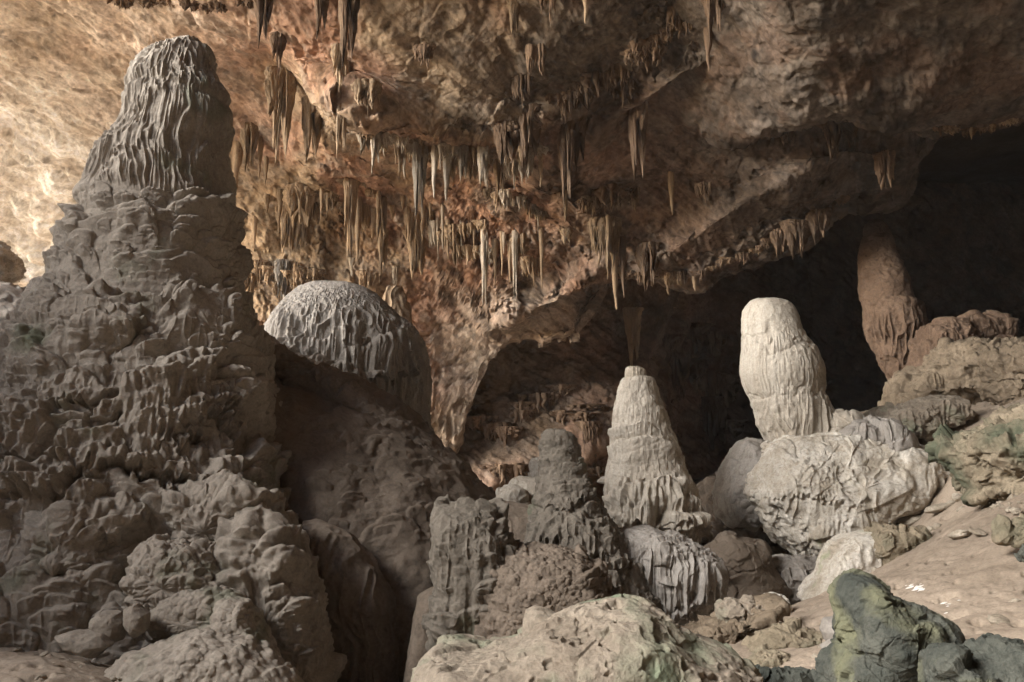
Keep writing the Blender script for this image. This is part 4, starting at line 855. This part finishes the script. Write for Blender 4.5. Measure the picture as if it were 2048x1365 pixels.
big = [
 ('m', 537, -30, 78, 36, 'stald', 'brown stalactite mass at the top edge, right of the giant stalagmite tip'),
 ('b', 566, 48, 124, 34, 'stald', 'short brown stalactite tuft just below right of the top edge mass'),
 ('m', 655, -30, 56, 30, 'stald', 'stubby brown stalactite at the top edge left of the long column'),
 ('m', 706, -40, 112, 40, 'stald', 'thick knobbly upper section of the long hanging column, cut by the top edge'),
 ('b', 704, 62, 150, 34, 'stal', 'bulging tan bell shaped stalactite halfway down the long hanging column'),
 ('m', 714, 120, 312, 30, 'stal', 'long thin pale lower section of the tall hanging column'),
 ('c', 740, 200, 292, 56, 'stal', 'bushy tan stalactite cluster right beside the long hanging column'),
 ('b', 545, 158, 330, 66, 'stal', 'large smooth bell topped tan stalactite with fringed skirt, right of the giant stalagmite'),
 ('m', 497, 268, 345, 34, 'stal', 'yellowish fluted stalactite left below the bell topped one'),
 ('s', 472, 300, 392, 20, 'stal', 'pale thin stalactite touching the right outline of the giant stalagmite'),
 ('s', 528, 330, 385, 10, 'stal', 'slender pale stalactite alone on orange wall below the bell topped one'),
 ('m', 610, 225, 330, 40, 'stal', 'olive tan fluted curtain between bell topped stalactite and long column'),
 ('c', 862, 88, 150, 46, 'stald', 'small brown cluster on the roof above the white fringe'),
 ('m', 1028, 22, 86, 24, 'stal', 'short tan stalactite tuft near the top centre'),
 ('c', 1098, -30, 84, 60, 'stald', 'yellow brown shaggy stalactite cluster at the top edge, centre'),
 ('s', 1172, -30, 62, 16, 'stal', 'thin curved white tipped stalactite at the top edge right of the shaggy cluster'),
 ('c', 1074, 92, 190, 42, 'stald', 'fan shaped dark stalactite with one pale long tip'),
 ('c', 1040, 148, 235, 40, 'stald', 'spiky stalactite cluster below left of the fan shaped one'),
 ('m', 1058, 232, 335, 60, 'stald', 'dark heavy curtain mass hanging over the middle of the cave'),
 ('m', 1015, 255, 325, 50, 'stald', 'dark curtain left of the heavy curtain mass, with pale edge'),
 ('m', 1128, 255, 408, 32, 'stald', 'long brown draped stalactite right of the heavy curtain mass'),
 ('s', 1134, 370, 430, 10, 'stal', 'pale double tipped drip under the long brown draped stalactite'),
 ('m', 1158, 250, 340, 30, 'stald', 'short brown drape right beside the long draped stalactite'),
 ('m', 1284, 240, 378, 36, 'stald', 'reddish brown rough stalactite, pointed, right of centre roof'),
 ('c', 1180, 165, 225, 100, 'stald', 'wide dark fringe tuft on the roof ledge at centre right'),
 ('c', 1246, 175, 240, 50, 'stald', 'dark spiky tuft right below the wide fringe tuft'),
 ('c', 1300, 100, 165, 80, 'stald', 'dark bristling tuft midway up the diagonal roof ledge'),
 ('c', 1358, 50, 120, 70, 'stald', 'dark bristling tuft high on the diagonal roof ledge'),
 ('m', 1428, -30, 110, 54, 'stald', 'large dark stalactite mass at the top edge, right of centre'),
 ('s', 1440, 90, 185, 16, 'stald', 'thin orange brown stalactite below the large dark top edge mass'),
 ('m', 753, 272, 350, 22, 'stalw', 'bright white bulbous stalactite, whitest of the roof'),
 ('m', 843, 288, 425, 30, 'stalw', 'ragged white stalactite with long twisted tip in the white fringe'),
 ('s', 874, 290, 400, 16, 'stalw', 'slim white stalactite right of the ragged white one'),
 ('s', 895, 300, 405, 16, 'stalw', 'slim white stalactite, second right of the ragged white one'),
 ('m', 805, 292, 360, 20, 'stal', 'tan stubby stalactite left of the ragged white one'),
 ('m', 967, 285, 360, 22, 'stalw', 'whitish crooked stalactite under the dark curtain left edge'),
 ('m', 590, 400, 475, 66, 'stal', 'ochre fluted curtain on the orange wall above the left of the dome'),
 ('m', 560, 440, 525, 34, 'stal', 'ochre ragged curtain left below the fluted ochre curtain'),
 ('b', 588, 455, 520, 30, 'stal', 'small tan bell curtain under the fluted ochre curtain'),
 ('b', 700, 384, 540, 26, 'stal', 'tall tan cigar shaped stalactite on the wall above the dome, left of two'),
 ('s', 718, 420, 540, 16, 'stal', 'slender tan stalactite against the right side of the tall cigar shaped one'),
 ('b', 762, 408, 500, 22, 'stal', 'upper half of the tall narrow cream stalactite above the dome right side'),
 ('m', 762, 480, 568, 20, 'stal', 'lower cream fluted half of the tall narrow stalactite above the dome'),
 ('s', 745, 440, 495, 14, 'stal', 'short tan stalactite between the two tall narrow ones'),
 ('s', 813, 428, 497, 12, 'stal', 'yellow green slim stalactite right of the tall narrow cream one'),
 ('m', 830, 480, 562, 40, 'stal', 'olive fluted column group below right of the yellow green stalactite'),
 ('b', 562, 522, 614, 34, 'dome', 'grey green cone shaped stalactite just left of the dome top'),
 ('b', 592, 530, 590, 20, 'stal', 'pale fluted stalactite right of the grey green cone'),
 ('b', 735, 545, 600, 44, 'stal', 'pale olive humped curtain touching the dome top right'),
 ('s', 700, 530, 575, 12, 'stalw', 'small white drip above the dome top'),
 ('b', 791, 536, 573, 14, 'stalw', 'small bluish white cone above the olive stalagmite behind the dome'),
 ('m', 968, 470, 616, 13, 'stalw', 'long knobbly white tipped stalactite hanging left of the other two over the tan wall'),
 ('m', 1032, 470, 602, 12, 'stalw', 'crooked long white tipped stalactite, middle of three over the tan wall'),
 ('s', 1082, 475, 590, 9, 'stal', 'long thin stalactite, rightmost of three over the tan wall'),
 ('c', 1216, 440, 590, 60, 'stal', 'big pale pronged stalactite cluster at the edge of the dark hollow'),
 ('s', 1234, 470, 618, 18, 'stal', 'longest blunt stalactite of the pronged cluster, over the dark hollow'),
 ('s', 1250, 480, 592, 14, 'stald', 'brown stalactite right beside the longest blunt one'),
 ('c', 1235, 375, 440, 84, 'stald', 'rusty fringe clump on the roof above the pronged cluster'),
 ('s', 1340, 365, 447, 13, 'stal', 'lone orange tan stalactite beside a small dark hole in the roof'),
 ('c', 1405, 380, 430, 30, 'stald', 'small brown tuft right of the lone orange tan stalactite'),
 ('m', 1300, 500, 575, 44, 'stald', 'brown fluted column group at the lip over the dark hollow'),
 ('m', 1135, 470, 495, 24, 'stal', 'small tan tuft right of the diagonal rib'),
]
for k_, px, y0, y1, w_, m_, lab in big: hang(k_, px, y0, y1, w_, m_, lab, out=.12)
big2 = [
 ('m', 1690, 250, 345, 90, 'stald', 'broad brown fluted drapery under the right roof lip', 1, 1.5),
 ('m', 1590, 440, 500, 60, 'stald', 'ribbed brown drapery hanging into the dark right chamber, left of two', 0, .1),
 ('m', 1635, 425, 480, 44, 'stald', 'ribbed brown drapery hanging into the dark right chamber, right of two', 0, .1),
 ('b', 1786, 305, 375, 44, 'stald', 'dim bulb shaped drapery alone in the dark far right', 0, .3),
]
for k_, px, y0, y1, w_, m_, lab, wh, out in big2: hang(k_, px, y0, y1, w_, m_, lab, which=0, out=.12)

ONES = 'first second third fourth fifth sixth seventh eighth ninth tenth eleventh twelfth thirteenth fourteenth fifteenth sixteenth seventeenth eighteenth nineteenth twentieth'.split()
def ordinal(n): return ONES[n - 1] if n <= 20 else ('twenty ' if n < 30 else 'thirty ') + ONES[n % 10 - 1] if n % 10 else 'thirtieth'
KINDW = {'s': 'spike', 'm': 'fluted drape', 'b': 'bell drape', 'c': 'spiky cluster'}
COLW = {'stal': 'tan', 'stalw': 'whitish', 'stald': 'brown'}
def fringe(poly, n, l0, l1, w0, w1, mats, label, group, kinds='sssc', which=0, jit=12, seed=0):
    rg = np.random.default_rng(seed + 900); poly = np.array(poly, float)
    a = np.concatenate([[0], np.cumsum(np.hypot(*np.diff(poly, axis=0).T))])
    items = []
    for i in range(n):
        s = (i + rg.uniform(0, 1)) / n * a[-1]; x = np.interp(s, a, poly[:, 0]); y = np.interp(s, a, poly[:, 1]) + rg.uniform(-jit, jit)
        L = l0 + (l1 - l0) * rg.random() ** 1.7; w_ = w0 + (w1 - w0) * rg.random(); kd = kinds[int(rg.integers(len(kinds)))]
        if kd != 's': w_ *= 3.4 if kd == 'c' else 2.2
        else: w_ *= .8
        items.append((x, y, L, w_, kd, mats[int(rg.integers(len(mats)))]))
    for i, (x, y, L, w_, kd, mt) in enumerate(sorted(items)):
        sz = 'long' if L > (l0 + l1) / 2 else 'short'
        hang(kd, x, y, y + L, w_, mt, '%s %s %s, %s from left %s' % (sz, COLW[mt], KINDW[kd], ordinal(i + 1), label), group, which, .06)
fringe([(725, 262), (800, 284), (960, 300), (1085, 285)], 34, 25, 85, 8, 15, ['stal', 'stalw', 'stal'], 'in the fringe below the orange roof bulge', 'white fringe stalactites', 'scccm', seed=1)
fringe([(500, 425), (640, 410), (850, 425)], 22, 25, 90, 8, 16, ['stal'], 'on the orange wall above the dome', 'orange wall drips', 'scccm', jit=26, seed=2)
fringe([(500, 540), (660, 560)], 12, 25, 70, 10, 18, ['stal'], 'low beside the dome top', 'low orange wall drips', 'ccb', jit=20, seed=3)
fringe([(850, 430), (930, 470), (1060, 500)], 24, 30, 100, 6, 14, ['stal', 'stal', 'stalw'], 'on the ochre wall above smooth tan wall', 'ochre wall stalactites', 'scccs', jit=28, seed=4)
fringe([(985, 380), (1040, 395), (1090, 435)], 15, 18, 60, 6, 12, ['stal', 'stalw'], 'along the slanting rib right of centre', 'slanting rib drips', 'scc', jit=4, seed=5)
fringe([(1165, 400), (1230, 385), (1275, 400)], 14, 20, 60, 6, 11, ['stald', 'stal'], 'beside the rusty roof fringe clump', 'rusty roof drips', 'scc', jit=12, seed=6)
fringe([(1235, 545), (1300, 555), (1395, 555)], 16, 14, 45, 8, 14, ['stald', 'stal'], 'at the lip over the dark hollow', 'hollow lip drips', 'scc', jit=10, seed=7)
fringe([(1395, 545), (1490, 515), (1540, 480)], 18, 8, 30, 5, 9, ['stald', 'stal'], 'in the tiny row right of the hollow', 'tiny lip drips', 'cc', jit=4, seed=8)
fringe([(1110, 205), (1220, 150), (1300, 95), (1420, 25)], 34, 20, 62, 8, 16, ['stald'], 'on the bristling diagonal roof ledge', 'dark diagonal ledge drips', 'sccc', jit=14, seed=9)
fringe([(1530, 480), (1660, 415), (1700, 400)], 10, 15, 55, 10, 16, ['stald'], 'at the edge of the dark chamber', 'dark chamber drips', 'sm', jit=8, seed=10)
fringe([(1570, 272), (1640, 238), (1720, 240)], 9, 20, 70, 12, 22, ['stald'], 'under the right roof lip', 'right lip drapes', 'm', seed=11, jit=4)
fringe([(1860, 268), (1960, 256), (2045, 243)], 14, 8, 30, 8, 12, ['stald', 'stal'], 'along the lip at far right', 'far right lip drips', 'sc', which=1, jit=3, seed=12)
fringe([(450, 290), (520, 300)], 6, 30, 80, 8, 14, ['stal'], 'beside the giant stalagmite right outline', 'yellowish drips', 's', seed=13)
fringe([(205, -8), (300, -4), (470, 0), (520, -6)], 10, 12, 40, 10, 22, ['stald'], 'at the top edge above the giant', 'top edge drips', 'mc', jit=6, seed=14)
fringe([(960, 860), (1100, 800), (1190, 850)], 14, 25, 80, 14, 26, ['stald'], 'on back wall right of the dome', 'back wall drapes', 'mcc', which=3, jit=30, seed=15)
fringe([(1000, 930), (1200, 960)], 8, 25, 60, 14, 26, ['stald'], 'low behind the round topped stalagmite', 'low back wall drapes', 'mcc', which=3, jit=20, seed=16)
fringe([(1340, 660), (1480, 800)], 12, 40, 110, 14, 34, ['stald'], 'in hollow between the white stalagmites', 'hollow drapes', 'mc', which=2, jit=90, seed=17)
hang('m', 1264, 640, 745, 34, 'stal', 'brown fluted column behind the knob of the tall white stalagmite', which=3, out=1.0)
hang('m', 908, 790, 895, 14, 'stald', 'narrow dark slab hanging at the edge of the orange wall right of the dome', which=3, out=.6)

# thin dust haze in the daylight near the mouth and through the chamber
hm = bpy.data.materials.new('haze'); hm.use_nodes = True; hn = hm.node_tree.nodes; hn.clear()
ho = hn.new('ShaderNodeOutputMaterial'); hv = hn.new('ShaderNodeVolumePrincipled'); hv.inputs['Color'].default_value = (.92, .92, .9, 1); hv.inputs['Density'].default_value = .0005
hm.node_tree.links.new(hv.outputs[0], ho.inputs['Volume'])
hv_ = [(x, y, z) for x in (-60, 60) for y in (-14, 62) for z in (-6, 19)]
me = bpy.data.meshes.new('haze'); me.from_pydata(hv_, [], [(0, 1, 3, 2), (4, 6, 7, 5), (0, 4, 5, 1), (2, 3, 7, 6), (0, 2, 6, 4), (1, 5, 7, 3)]); me.update()
setp(link('haze', me, hm, origin=(0, 20, -6)), kind='stuff')
